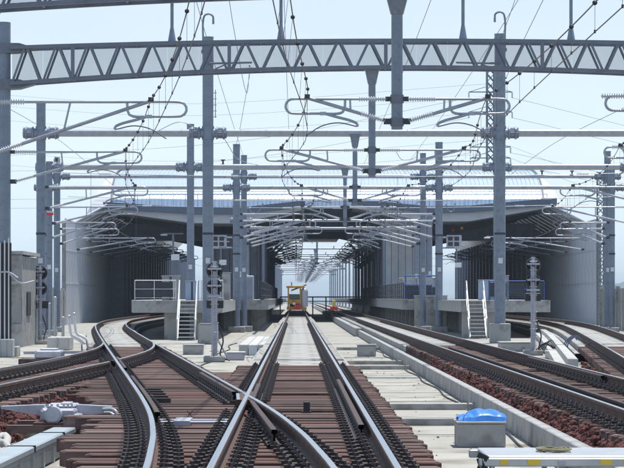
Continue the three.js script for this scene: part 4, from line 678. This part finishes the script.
{ // switch machine beside the crossover
  const D = 34, t = thing('point_machine', 'silver grey point machine with round cover beside the crossover rails', 'point machine', [-3.2, -0.4, D]), q = (x, y, d = D) => P(x, y, d);
  for (const d of [33.3, 34.6]) part(t, 'mounting_timber', bx(X(12, D), X(118, D), -0.45, -0.345, d, d + 0.24), SLEEP[0]);
  part(t, 'base_plate', bx(X(38, D), X(92, D), -0.342, -0.31, 33.35, 34.75), M.rust);
  part(t, 'case', bev(X(43, D), X(79, D), -0.31, -0.13, 33.6, 34.5, 0.03), M.silver);
  const cv = part(t, 'round_cover', [rod([X(57, D), -0.215, 33.42], [X(57, D), -0.215, 33.62], 0.115, 22), rod([X(57, D), -0.215, 33.40], [X(57, D), -0.215, 33.44], 0.09, 22)], M.silver); part(cv, 'plate', bx(X(55.6, D), X(58.4, D), -0.235, -0.195, 33.385, 33.40), M.alu);
  part(t, 'lid', [bev(X(48, D), X(77, D), -0.13, -0.085, 33.7, 34.4, 0.02), bev(X(62, D), X(72, D), -0.085, -0.06, 33.8, 34.2, 0.01)], M.silver);
  for (const px of [50, 54, 60, 66, 70, 74]) part(t, 'bolt', rod([X(px, D), -0.12, 33.68], [X(px, D), -0.075, 33.68], 0.018, 6), M.alu);
  part(t, 'left_arm', prism([[X(2, D), -0.115], [X(45, D), -0.09], [X(47, D), -0.23], [X(32, D), -0.215], [X(2, D), -0.145]], 33.85, 34.1), M.silver);
  part(t, 'right_arm', prism([[X(77, D), -0.09], [X(112, D), -0.115], [X(113, D), -0.2], [X(92, D), -0.225], [X(77, D), -0.215]], 33.85, 34.1), M.silver);
  part(t, 'drive_rod', [tube([[X(104, D), -0.15, 33.8], [X(112, D), -0.145, 33.78], [X(117, D), -0.17, 33.72], [X(119, D), -0.22, 33.7]], 0.022, 7), tube([[X(106, D), -0.19, 33.7], [X(112, D), -0.19, 33.66], [X(116, D), -0.22, 33.62]], 0.018, 7)], M.alu);
  part(t, 'side_lug', [bev(X(76, D), X(84, D), -0.3, -0.2, 33.5, 33.9, 0.02), bx(X(86, D), X(96, D), -0.28, -0.24, 33.5, 33.7)], M.silver);
  // second machine farther back
  const e = thing('point_machine', 'flat grey point machine beside the branch rails, near the white plinth', 'point machine', [-8, DY, 73]);
  part(e, 'case', bev(-7.55, -6.75, -0.4, -0.16, 72, 72.8, 0.04), M.silver); part(e, 'base_timber', bx(-8.0, -6.3, DY, -0.41, 71.9, 72.9), SLEEP[1]); part(e, 'arm', bar([-7.9, -0.24, 72.4], [-5.9, -0.22, 72.4], 0.1, 0.08), M.silver); part(e, 'lid', bev(-7.4, -6.9, -0.16, -0.1, 72.1, 72.6, 0.02), M.alu); }
{ // segmented cable duct
  const t = thing('cable_duct', 'pale blue grey capped cable duct curving beside the crossover sleepers', 'cable duct', [-3.1, DY, 30]);
  const f = interp([[20, -3.32], [24, -3.3], [28, -3.22], [31.5, -3.14], [34.4, -3.06]]), w = 0.16, segs = [[19, 22.6], [22.65, 25.9], [25.95, 29.0], [29.05, 31.9], [31.95, 34.3]];
  for (const [a, b] of segs) {
    const box = (wd, y0, y1, a, b) => quadStrip([a, (a + b) / 2, b].map(d => [[f(d) - wd, y0, d], [f(d) - wd, y1 - 0.015, d], [f(d) - wd + 0.02, y1, d], [f(d) + wd - 0.02, y1, d], [f(d) + wd, y1 - 0.015, d], [f(d) + wd, y0, d]]));
    part(t, 'cap', box(w, -0.43, -0.365, a, b - 0.03), M.duct); part(t, 'body', box(w - 0.035, -0.5, -0.43, a, b - 0.02), M.duct);
    part(t, 'end_plate', bx(f(b) - w + 0.01, f(b) + w - 0.01, -0.5, -0.372, b - 0.03, b - 0.015), M.duct); part(t, 'joint_band', bx(f(a) - w - 0.006, f(a) + w + 0.006, -0.44, -0.36, a, a + 0.05), M.black);
    for (let d = a + 0.1; d < b - 0.3; d += 1.0) { part(t, 'side_panel', quadStrip([d + 0.12, d + 0.98].map(q => [[f(q) + w - 0.055, DY + 0.02, q], [f(q) + w - 0.055, -0.49, q], [f(q) - w + 0.06, -0.49, q], [f(q) - w + 0.06, DY + 0.02, q]])), M.ductSide); part(t, 'leg', bx(f(d) - w + 0.04, f(d) + w - 0.03, DY, -0.49, d, d + 0.1), M.paleConcrete); } } }
{ const t = thing('cable_heap', 'small heap of pale cloth wrapped cable behind the duct', 'cable heap', [-3.7, DY, 31]); const gs = []; for (let i = 0; i < 7; i++) { const p = []; for (let k = 0; k <= 8; k++) p.push([-3.95 + 0.5 * k / 8 + 0.05 * Math.sin(i * 2 + k), DY + 0.06 + 0.035 * i * (0.5 + 0.5 * Math.sin(k * 0.8)), 29 + i * 0.5 + 0.35 * Math.sin(k * 0.9 + i)]); gs.push(tube(p, 0.055, 6)); } part(t, 'coil', gs, M.paleConcrete); }

// ================================================================ RIGHT AND CENTRE FURNITURE
{ const t = thing('concrete_box', 'grey concrete box standing on deck under the blue tarpaulin', 'box', [2.5, DY, 34.3]);
  part(t, 'body', bev(2.21, 2.87, DY, -0.37, 34.3, 35.0, 0.012), M.concrete); part(t, 'lid', bev(2.2, 2.88, -0.368, -0.34, 34.28, 35.02, 0.008), M.paleConcrete);
  const s = thing('blue_tarpaulin', 'folded bright blue tarpaulin lying on the concrete box', 'tarpaulin', [2.53, -0.338, 34.6]); const rows = [], nu = 36, nv = 20;
  for (let j = 0; j <= nv; j++) { const r = []; for (let i = 0; i <= nu; i++) { const u = i / nu, v = j / nv, ed = Math.pow(Math.max(0, Math.sin(Math.PI * v)), 0.4) * Math.pow(Math.max(0, Math.sin(Math.PI * (0.02 + 0.96 * u))), 0.28);
      const hgt = ed * (0.10 + 0.05 * Math.min(1, u * 2.2) + 0.012 * Math.sin(u * 14 + v * 5) + 0.010 * Math.sin(v * 11 - u * 7) + 0.004 * Math.sin(u * 31 + v * 9) + 0.005 * Math.max(0, 1 - u * 2.2) * Math.sin(u * 52 + v * 14));
      r.push([2.22 + 0.66 * u + 0.012 * Math.sin(v * 9), -0.336 + Math.max(0, hgt), 34.33 + 0.62 * v + 0.02 * Math.sin(u * 13)]); } rows.push(r); }
  part(s, 'sheet', quadStrip(rows), M.tarp); part(s, 'tie_cord', tube([[2.30, -0.25, 34.36], [2.33, -0.235, 34.5], [2.36, -0.22, 34.7], [2.37, -0.30, 34.93]], 0.006, 5), M.white); }
{ const t = thing('junction_box', 'lone small grey box on the pale deck between straight tracks', 'box', [2.48, DY, 87]); part(t, 'body', bev(X(357.5, 87), X(376, 87), DY, Y(345.5, 87), 87, 87.7, 0.03), M.concrete); part(t, 'lid', bx(X(357, 87), X(376.5, 87), Y(345.5, 87) + 0.003, Y(344.4, 87), 86.97, 87.73), M.paleConcrete); }
{ const t = thing('marker_box', 'small black marker box standing between the rails of left straight track', 'marker', [0.14, -0.2, 34]); part(t, 'case', bev(X(303.4, 34), X(310, 34), -0.205, -0.055, 34, 34.08, 0.008), M.black); part(t, 'foot', bx(X(302, 34), X(311, 34), -0.208, -0.19, 33.97, 34.12), M.darkSteel); }
{ // flat trolley frame
  const t = thing('flat_trolley', 'flat aluminium trolley frame with yellow labels standing between the tracks', 'trolley', [2.4, DY, 22]);
  part(t, 'deck_plate', bev(1.68, 3.2, -0.06, -0.035, 22.05, 23.25, 0.008), M.alu); for (const d of [22, 23.2]) part(t, 'side_beam', bev(1.6, 3.22, -0.125, -0.05, d - 0.04, d + 0.04, 0.008), M.alu);
  for (const [a, b] of [[1.79, 1.86], [2.03, 2.14], [2.67, 2.77], [2.87, 3.0]]) part(t, 'yellow_label', bx(a, b, -0.108, -0.062, 21.954, 21.959), M.yellow);
  part(t, 'latch', bx(2.30, 2.36, -0.11, -0.07, 21.94, 21.957), M.silver);
  for (const [x, d] of [[1.72, 22], [3.1, 22], [1.72, 23.2], [3.1, 23.2], [2.3, 22.0], [2.3, 23.2]]) { part(t, 'leg', rod([x, DY + 0.09, d], [x, -0.12, d], 0.025, 8), M.alu); const w = part(t, 'wheel', rod([x - 0.025, DY + 0.07, d], [x + 0.025, DY + 0.07, d], 0.07, 14), M.black); }
  part(t, 'end_clamp', [bar([1.62, -0.05, 22], [1.66, -0.2, 21.97], 0.05, 0.06), bar([1.60, -0.02, 22], [1.68, -0.06, 21.96], 0.03, 0.05), rod([1.56, -0.185, 21.95], [1.72, -0.185, 21.95], 0.022, 8), bar([1.58, -0.24, 22], [1.62, -0.12, 21.95], 0.04, 0.04)], M.black);
  part(t, 'brace', [rod([1.72, DY + 0.15, 22], [2.3, -0.2, 22], 0.015, 6), rod([2.3, DY + 0.15, 22], [3.1, -0.2, 22], 0.015, 6)], M.alu);
  const r = thing('rope_bundle', 'loose coil of green brown rope lying on the trolley', 'rope', [2.33, -0.033, 22.6]); const gs = []; for (let k = 0; k < 6; k++) { const p = []; for (let i = 0; i <= 14; i++) { const a = i / 14 * 6.28 * 0.98; p.push([2.33 + (0.09 + 0.016 * k) * Math.cos(a) + 0.02 * Math.sin(3 * a + k), -0.026 + 0.004 * k + 0.005 * Math.sin(5 * a + k), 22.65 + (0.18 + 0.03 * Math.sin(k * 2)) * Math.sin(a)]); } gs.push(tube(p, 0.008, 6, 40)); } part(r, 'coil', gs, M.rope); }
{ // foundations and cables near the right signal
  const a = thing('equipment_box', 'white low concrete box right of the right signal foot', 'box', [X(562, 84), DY, 84]); part(a, 'body', bev(X(548, 84), X(572, 84), DY, Y(352, 84), 84, 85, 0.03), M.paleConcrete); part(a, 'lid', bx(X(547.5, 84), X(560, 84), Y(352, 84) + 0.003, Y(351, 84), 83.97, 85.02), M.white);
  const b = thing('equipment_box', 'long low concrete box left of the right signal foot', 'box', [X(515, 95), DY, 95]); part(b, 'body', bev(X(501, 95), X(531, 95), DY, Y(343, 95), 95, 96.5, 0.03), M.concrete); part(b, 'lid', bx(X(500.5, 95), X(531.5, 95), Y(343, 95) + 0.003, Y(342, 95), 94.97, 96.55), M.paleConcrete);
  const c = thing('cable_loop', 'tangle of black cables at the foot of the right signal', 'cables', [X(548, 86), DY, 86]); for (let k = 0; k < 5; k++) part(c, 'cable', tube([P(536 + k * 2, 350, 87), P(543 + k * 2, 344 - k, 87), P(550 + k * 2, 346 + k, 87 - k * 0.1), P(556 + k, 352, 87)], 0.02, 6), M.black); for (const o of [0, 2, 4]) part(c, 'hoop', tube([P(563 + o, 352, 86), P(564 + o, 344, 86), P(569 + o, 338, 86), P(574 + o, 336, 86), P(577 + o, 340, 86)], 0.025, 6), M.steel); }
{ // yellow track machine inside
  const D = 200, t = thing('track_machine', 'ochre yellow maintenance machine with red front standing on the left straight track', 'track machine', [0.1, 0, D]), q = (x, y) => P(x, y, D);
  part(t, 'chassis', bev(-0.95, 0.95, 0.45, 0.75, D, D + 3.6, 0.04), M.ochre);
  for (const [x, d] of [[-0.69, D + 0.6], [0.81, D + 0.6], [-0.69, D + 3], [0.81, D + 3]]) part(t, 'wheel', rod([x - 0.06, 0.26, d], [x + 0.06, 0.26, d], 0.26, 16), M.darkSteel);
  for (const [x, d] of [[-0.8, D + 0.2], [0.35, D + 0.2], [-0.8, D + 2.2], [0.35, D + 2.2]]) part(t, 'cab_post', bx(x - 0.07, x + 0.07, 0.75, 2.55, d - 0.07, d + 0.07), M.ochre);
  part(t, 'cab_roof', bev(-1.0, 0.75, 2.55, 2.75, D, D + 2.5, 0.04), M.ochre); part(t, 'cab_panel', bev(-0.73, 0.28, 1.0, 1.45, D + 0.15, D + 0.25, 0.02), M.ochre); part(t, 'engine', bev(-0.7, 0.3, 0.75, 1.9, D + 2.3, D + 3.4, 0.05), M.darkSteel); part(t, 'mast', bx(-0.55, -0.43, 2.75, 3.1, D + 1, D + 1.12), M.ochre); part(t, 'windscreen', bx(-0.72, 0.27, 1.5, 1.95, D + 0.18, D + 0.2), M.glass);
  part(t, 'tank', [rod([0.72, 0.75, D + 0.5], [0.72, 2.2, D + 0.5], 0.36, 16), ball([0.72, 2.2, D + 0.5], 0.36)], M.silver); part(t, 'red_front', [bev(-0.25, 0.4, 0.5, 0.95, D - 0.12, D - 0.01, 0.03), ball([0.15, 0.72, D - 0.12], 0.2)], M.red); part(t, 'headlamp', [rod([-0.25, 1.05, D - 0.05], [-0.25, 1.05, D + 0.14], 0.14, 12)], M.white);
  part(t, 'boom', bar([-0.5, 2.3, D + 0.3], [0.9, 2.85, D + 2], 0.12, 0.12), M.ochre); t.scale.setScalar(0.84); }
{ const t = thing('track_barrier', 'dark crossing handrail spanning both straight tracks inside the station', 'barrier', [2.4, 0.6, 246]); part(t, 'rail', rod([-1.6, 1.42, 246], [6.6, 1.42, 246], 0.06, 8), M.darkSteel); part(t, 'rail', rod([-1.6, 1.0, 246], [6.6, 1.0, 246], 0.04, 8), M.darkSteel); for (const x of [-1.6, 1.6, 2.9, 6.6]) part(t, 'post', rod([x, DY, 246], [x, 1.42, 246], 0.06, 8), M.darkSteel);
  const r = thing('warning_board', 'red warning board with yellow green box on top beside right straight track', 'warning board', [3.0, DY + 0.5, 205]); part(r, 'board', bev(2.75, 3.4, 0.32, 0.62, 205, 205.08, 0.02), M.red); part(r, 'box', bev(2.95, 3.2, 0.62, 1.15, 204.98, 205.2, 0.02), M.yellow); part(r, 'leg', rod([2.85, DY + 0.5, 205.04], [2.85, 0.32, 205.04], 0.03), M.darkSteel); part(r, 'leg', rod([3.3, DY + 0.5, 205.04], [3.3, 0.32, 205.04], 0.03), M.darkSteel); }
function lampFrame(px, py, D, label, lights) { const x = X(px, D), y = Y(py, D), t = thing('number_frame', label, 'sign frame', [x, y, D]); part(t, 'back', bx(x - 0.45, x + 0.45, y - 0.45, y + 0.35, D, D + 0.06), M.silver); for (const [a, b] of [[-0.36, -0.3], [-0.36, 0.02], [0.02, -0.3], [0.02, 0.02]]) part(t, 'window', bx(x + a, x + a + 0.28, y + b, y + b + 0.24, D - 0.02, D - 0.003), M.darkSteel); part(t, 'arm', [rod([x - 0.9 * Math.sign(px - 400) * 1, y - 0.4, D + 0.03], [x, y - 0.4, D + 0.03], 0.05), rod([x - 0.9 * Math.sign(px - 400) * 1, y + 0.2, D + 0.03], [x, y + 0.2, D + 0.03], 0.05)], M.steel); }
lampFrame(219, 241, DC, 'grey number frame on the platform pole, above left stairs');
lampFrame(454, 241, DC, 'grey number frame on the platform pole, next to red lamp');
{ const t = thing('pendant_lamp', 'round red lamp hanging under the right station roof', 'lamp', P(453, 230, 214)); const p = P(453, 230, 214); part(t, 'globe', ball(p, 0.15, 10), M.red); part(t, 'stem', rod([p[0], p[1] + 0.2, p[2]], [p[0], 8.3, p[2]], 0.03), M.darkSteel);
  const u = thing('pendant_lamp', 'round yellow lamp hanging under the right station roof', 'lamp', P(462, 228, 214)), q = P(462, 228, 214); part(u, 'globe', ball(q, 0.14, 10), M.yellow); part(u, 'stem', rod([q[0], q[1] + 0.2, q[2]], [q[0], 8.3, q[2]], 0.03), M.darkSteel); }
// ---- extra wires: jumpers, overlap lines, far power lines
{ const jum = (label, pts) => { const t = thing('jumper_wire', label, 'wire', pts[0]); part(t, 'wire', tube(pts, 0.016, 5, 24), M.tubeSteel); for (const p of [pts[0], pts[pts.length - 1]]) part(t, 'clamp', ball(p, 0.04, 5), M.darkSteel); };
  jum('looping jumper cable hanging between the twin left platform poles', [P(248, 207, DC - 0.4), P(252, 212, DC - 0.4), P(258, 212, DC - 0.4), P(263, 204, DC - 0.4)]);
  jum('looping jumper cable hanging beside the twin right platform poles', [P(446, 205, DC - 0.4), P(449, 211, DC - 0.4), P(453, 211, DC - 0.4), P(455, 204, DC - 0.4)]);
  jum('slack cable under the beam left of the thin hanging post', [P(224, 138, DA - 0.3), P(231, 150, DA), P(240, 160, DA + 8), P(262, 166, DB)]);
  jum('slack cable curving down under the tall left pole clamp', [P(196, 128, DA - 0.2), P(180, 122, DA - 0.3), P(160, 130, DA - 0.3), P(150, 136, DA - 0.2)]);
  jum('slack cable looping right of the thin hanging post', [P(395, 150, DA), P(403, 160, DA + 5), P(414, 158, DA + 8), P(420, 150, DA + 12)]);
  const line = (label, a, b, sag) => feeder(label, [a, [(a[0] + b[0]) / 2, (a[1] + b[1]) / 2 - sag, (a[2] + b[2]) / 2], b], 0.014);
  for (const [k, y0, y1, nm] of [[0, 92, 84, 'highest'], [1, 103, 97, 'second'], [2, 117, 113, 'third'], [3, 150, 140, 'fourth'], [4, 162, 154, 'lowest']]) line('faint far power line crossing the sky behind the girders, ' + nm, P(-40, y0, 420), P(486, y1, 300), 2.2);
  for (const [k, y0, nm] of [[0, 146, 'higher'], [1, 158, 'lower']]) line('faint far power line sloping down right of the pylon, ' + nm, P(510, y0, 300), P(680, y0 + 44, 330), 1.2);
}
overhead('second wire pair overlapping beside the left straight track wires', [[DA, 0.9, Y(187, DA) + 0.06], [DB, 0.6, Y(207, DB) + 0.06], [DC + 0.6, X(236.5, DC) + 3.5, 6.4], [170, -0.3, 6.6], [207, -0.8, 6.9]], null, DA, 206);
overhead('second wire pair overlapping beside the right straight track wires', [[DA, 4.5, Y(187, DA) + 0.06], [DB, 4.6, Y(207, DB) + 0.06], [DC + 0.6, X(439, DC) - 3.5, 6.4], [170, 5.0, 6.6], [207, 5.4, 6.9]], null, DA, 206);
// ---- loose things on the deck
{ const cab = (label, pts, r = 0.02) => { const t = thing('deck_cable', label, 'cable', pts[0]); part(t, 'cable', tube(pts, r, 6, 80), M.black); part(t, 'tie', bx(pts[1][0] - 0.05, pts[1][0] + 0.05, DY, DY + r * 2 + 0.02, pts[1][2] - 0.04, pts[1][2] + 0.04), M.silver); };
  cab('thin black cable lying along the kerb wall foot', range(26, 100, 1).map(d => [3.12 + 0.05 * Math.sin(d * 0.7), DY + ([40.2, 45.8, 71.5, 77, 98].some(q => d > q - 0.8 && d < q + 1.3) ? 0.13 : 0.02), d]), 0.016);
  cab('thin black cable lying on deck left of the troughs', range(60, 112, 4).map(d => [-2.75 + 0.12 * Math.sin(d * 0.4), DY + 0.025, d]), 0.02);
  const gs = []; for (let i = 0; i < 260; i++) { const left = rnd() < 0.4, d = 24 + rnd() * 70, r = 0.008 + 0.02 * rnd() * rnd(), g = new THREE.IcosahedronGeometry(r, 0); g.rotateX(rnd() * 6); g.translate(left ? crossL(d) - 1.2 - rnd() * 2.5 : 1.45 + rnd() * 1.8, DY + r * 0.4 + 0.0, -d); gs.push(clean(g)); }
  const o = new THREE.Mesh(geoOf(gs), M.concrete); o.name = 'deck_grit'; o.castShadow = o.receiveShadow = true; meta(o, 'loose grit and concrete crumbs scattered over the pale deck', 'grit', null, 'stuff'); scene.add(o);
  for (const d of [29, 37.5, 49.5, 54, 66, 73.5, 90]) part(deck, 'deck_joint', bx(1.45, 3.26, DY + 0.002, DY + 0.006, d, d + 0.09), M.darkConcrete);
}
// ---- span wires and platform clutter
for (const [D, y, nm] of [[124, 7.6, 'between the tall pole portal and slim pole portal'], [142, 7.1, 'just behind the slim pole portal'], [159, 7.3, 'behind the twin platform poles']]) {
  const t = thing('span_wire', 'thin cross span wire with small insulators, ' + nm, 'wire', [2.6, y, D]); part(t, 'wire', tube(range(-13, 18.6, 3).map(x => [x, y - 0.25 + 0.001 * (x - 2.6) * (x - 2.6), D]), 0.016, 5, 40), M.tubeSteel);
  for (const x of [-9.5, -3.2, -0.6, 2.6, 5.6, 8.6, 14.2]) part(t, 'insulator', ribbed([x - 0.3, y - 0.25 + 0.001 * (x - 2.6) * (x - 2.6), D], [x + 0.3, y - 0.25 + 0.001 * (x - 2.6) * (x - 2.6), D], 0.03, 0.075, 8), M.insulator);
  for (const x of [-0.2, 5.0, -10.2, 15.4]) part(t, 'drop_wire', rod([x, y - 0.25 + 0.001 * (x - 2.6) * (x - 2.6), D], [x, 5.3, D], 0.01, 5), M.wire); }
{ const crate = (x, y, d, w, h, mat, label) => { const t = thing('platform_crate', label, 'crate', [x, y, d]); part(t, 'body', bev(x - w / 2, x + w / 2, y, y + h, d, d + w, 0.02), mat); part(t, 'lid', bx(x - w / 2 - 0.03, x + w / 2 + 0.03, y + h + 0.002, y + h + 0.05, d - 0.03, d + w + 0.03), M.silver); part(t, 'strap', bx(x - 0.05, x + 0.05, y, y + h, d - 0.015, d - 0.004), M.darkSteel); };
  crate(-6.6, 1.22, 131, 0.9, 1.25, M.darkConcrete, 'tall grey crate on left platform behind the white railing'); crate(-5.6, 1.22, 134, 0.7, 1.0, M.bluePanel, 'small blue grey crate on left platform behind the stairs'); crate(-4.2, 1.22, 139, 1.0, 1.5, M.concrete, 'large concrete coloured crate on left platform beside slim pole');
  crate(10.8, 1.22, 140, 1.1, 1.1, M.bluePanel, 'blue grey crate on right platform behind the blue railing'); crate(12.0, 1.22, 146, 0.8, 1.4, M.darkConcrete, 'tall grey crate on right platform near the ribbed wall');
  for (const [x, d, nm] of [[-7.4, 150, 'left platform behind the tall crate'], [-5.2, 172, 'left platform before the dark enclosure'], [12.6, 158, 'right platform near the tall crate'], [11.9, 186, 'right platform beside the ribbed enclosure']]) { const t = thing('platform_lamp', 'thin lamp post with short arm on the ' + nm, 'lamp post', [x, 1.22, d]); part(t, 'post', rod([x, 1.22, d], [x, 5.2, d], 0.06, 8), M.truss); part(t, 'arm', rod([x - 0.6, 5.2, d], [x + 0.6, 5.2, d], 0.04, 6), M.truss); part(t, 'lamp_head', bev(x - 0.75, x - 0.35, 5.08, 5.18, d - 0.1, d + 0.1, 0.02), M.silver); part(t, 'sign_box', bev(x - 0.12, x + 0.38, 3.6, 3.95, d - 0.1, d - 0.065, 0.01), M.white); } }
renderer.render(scene, camera);
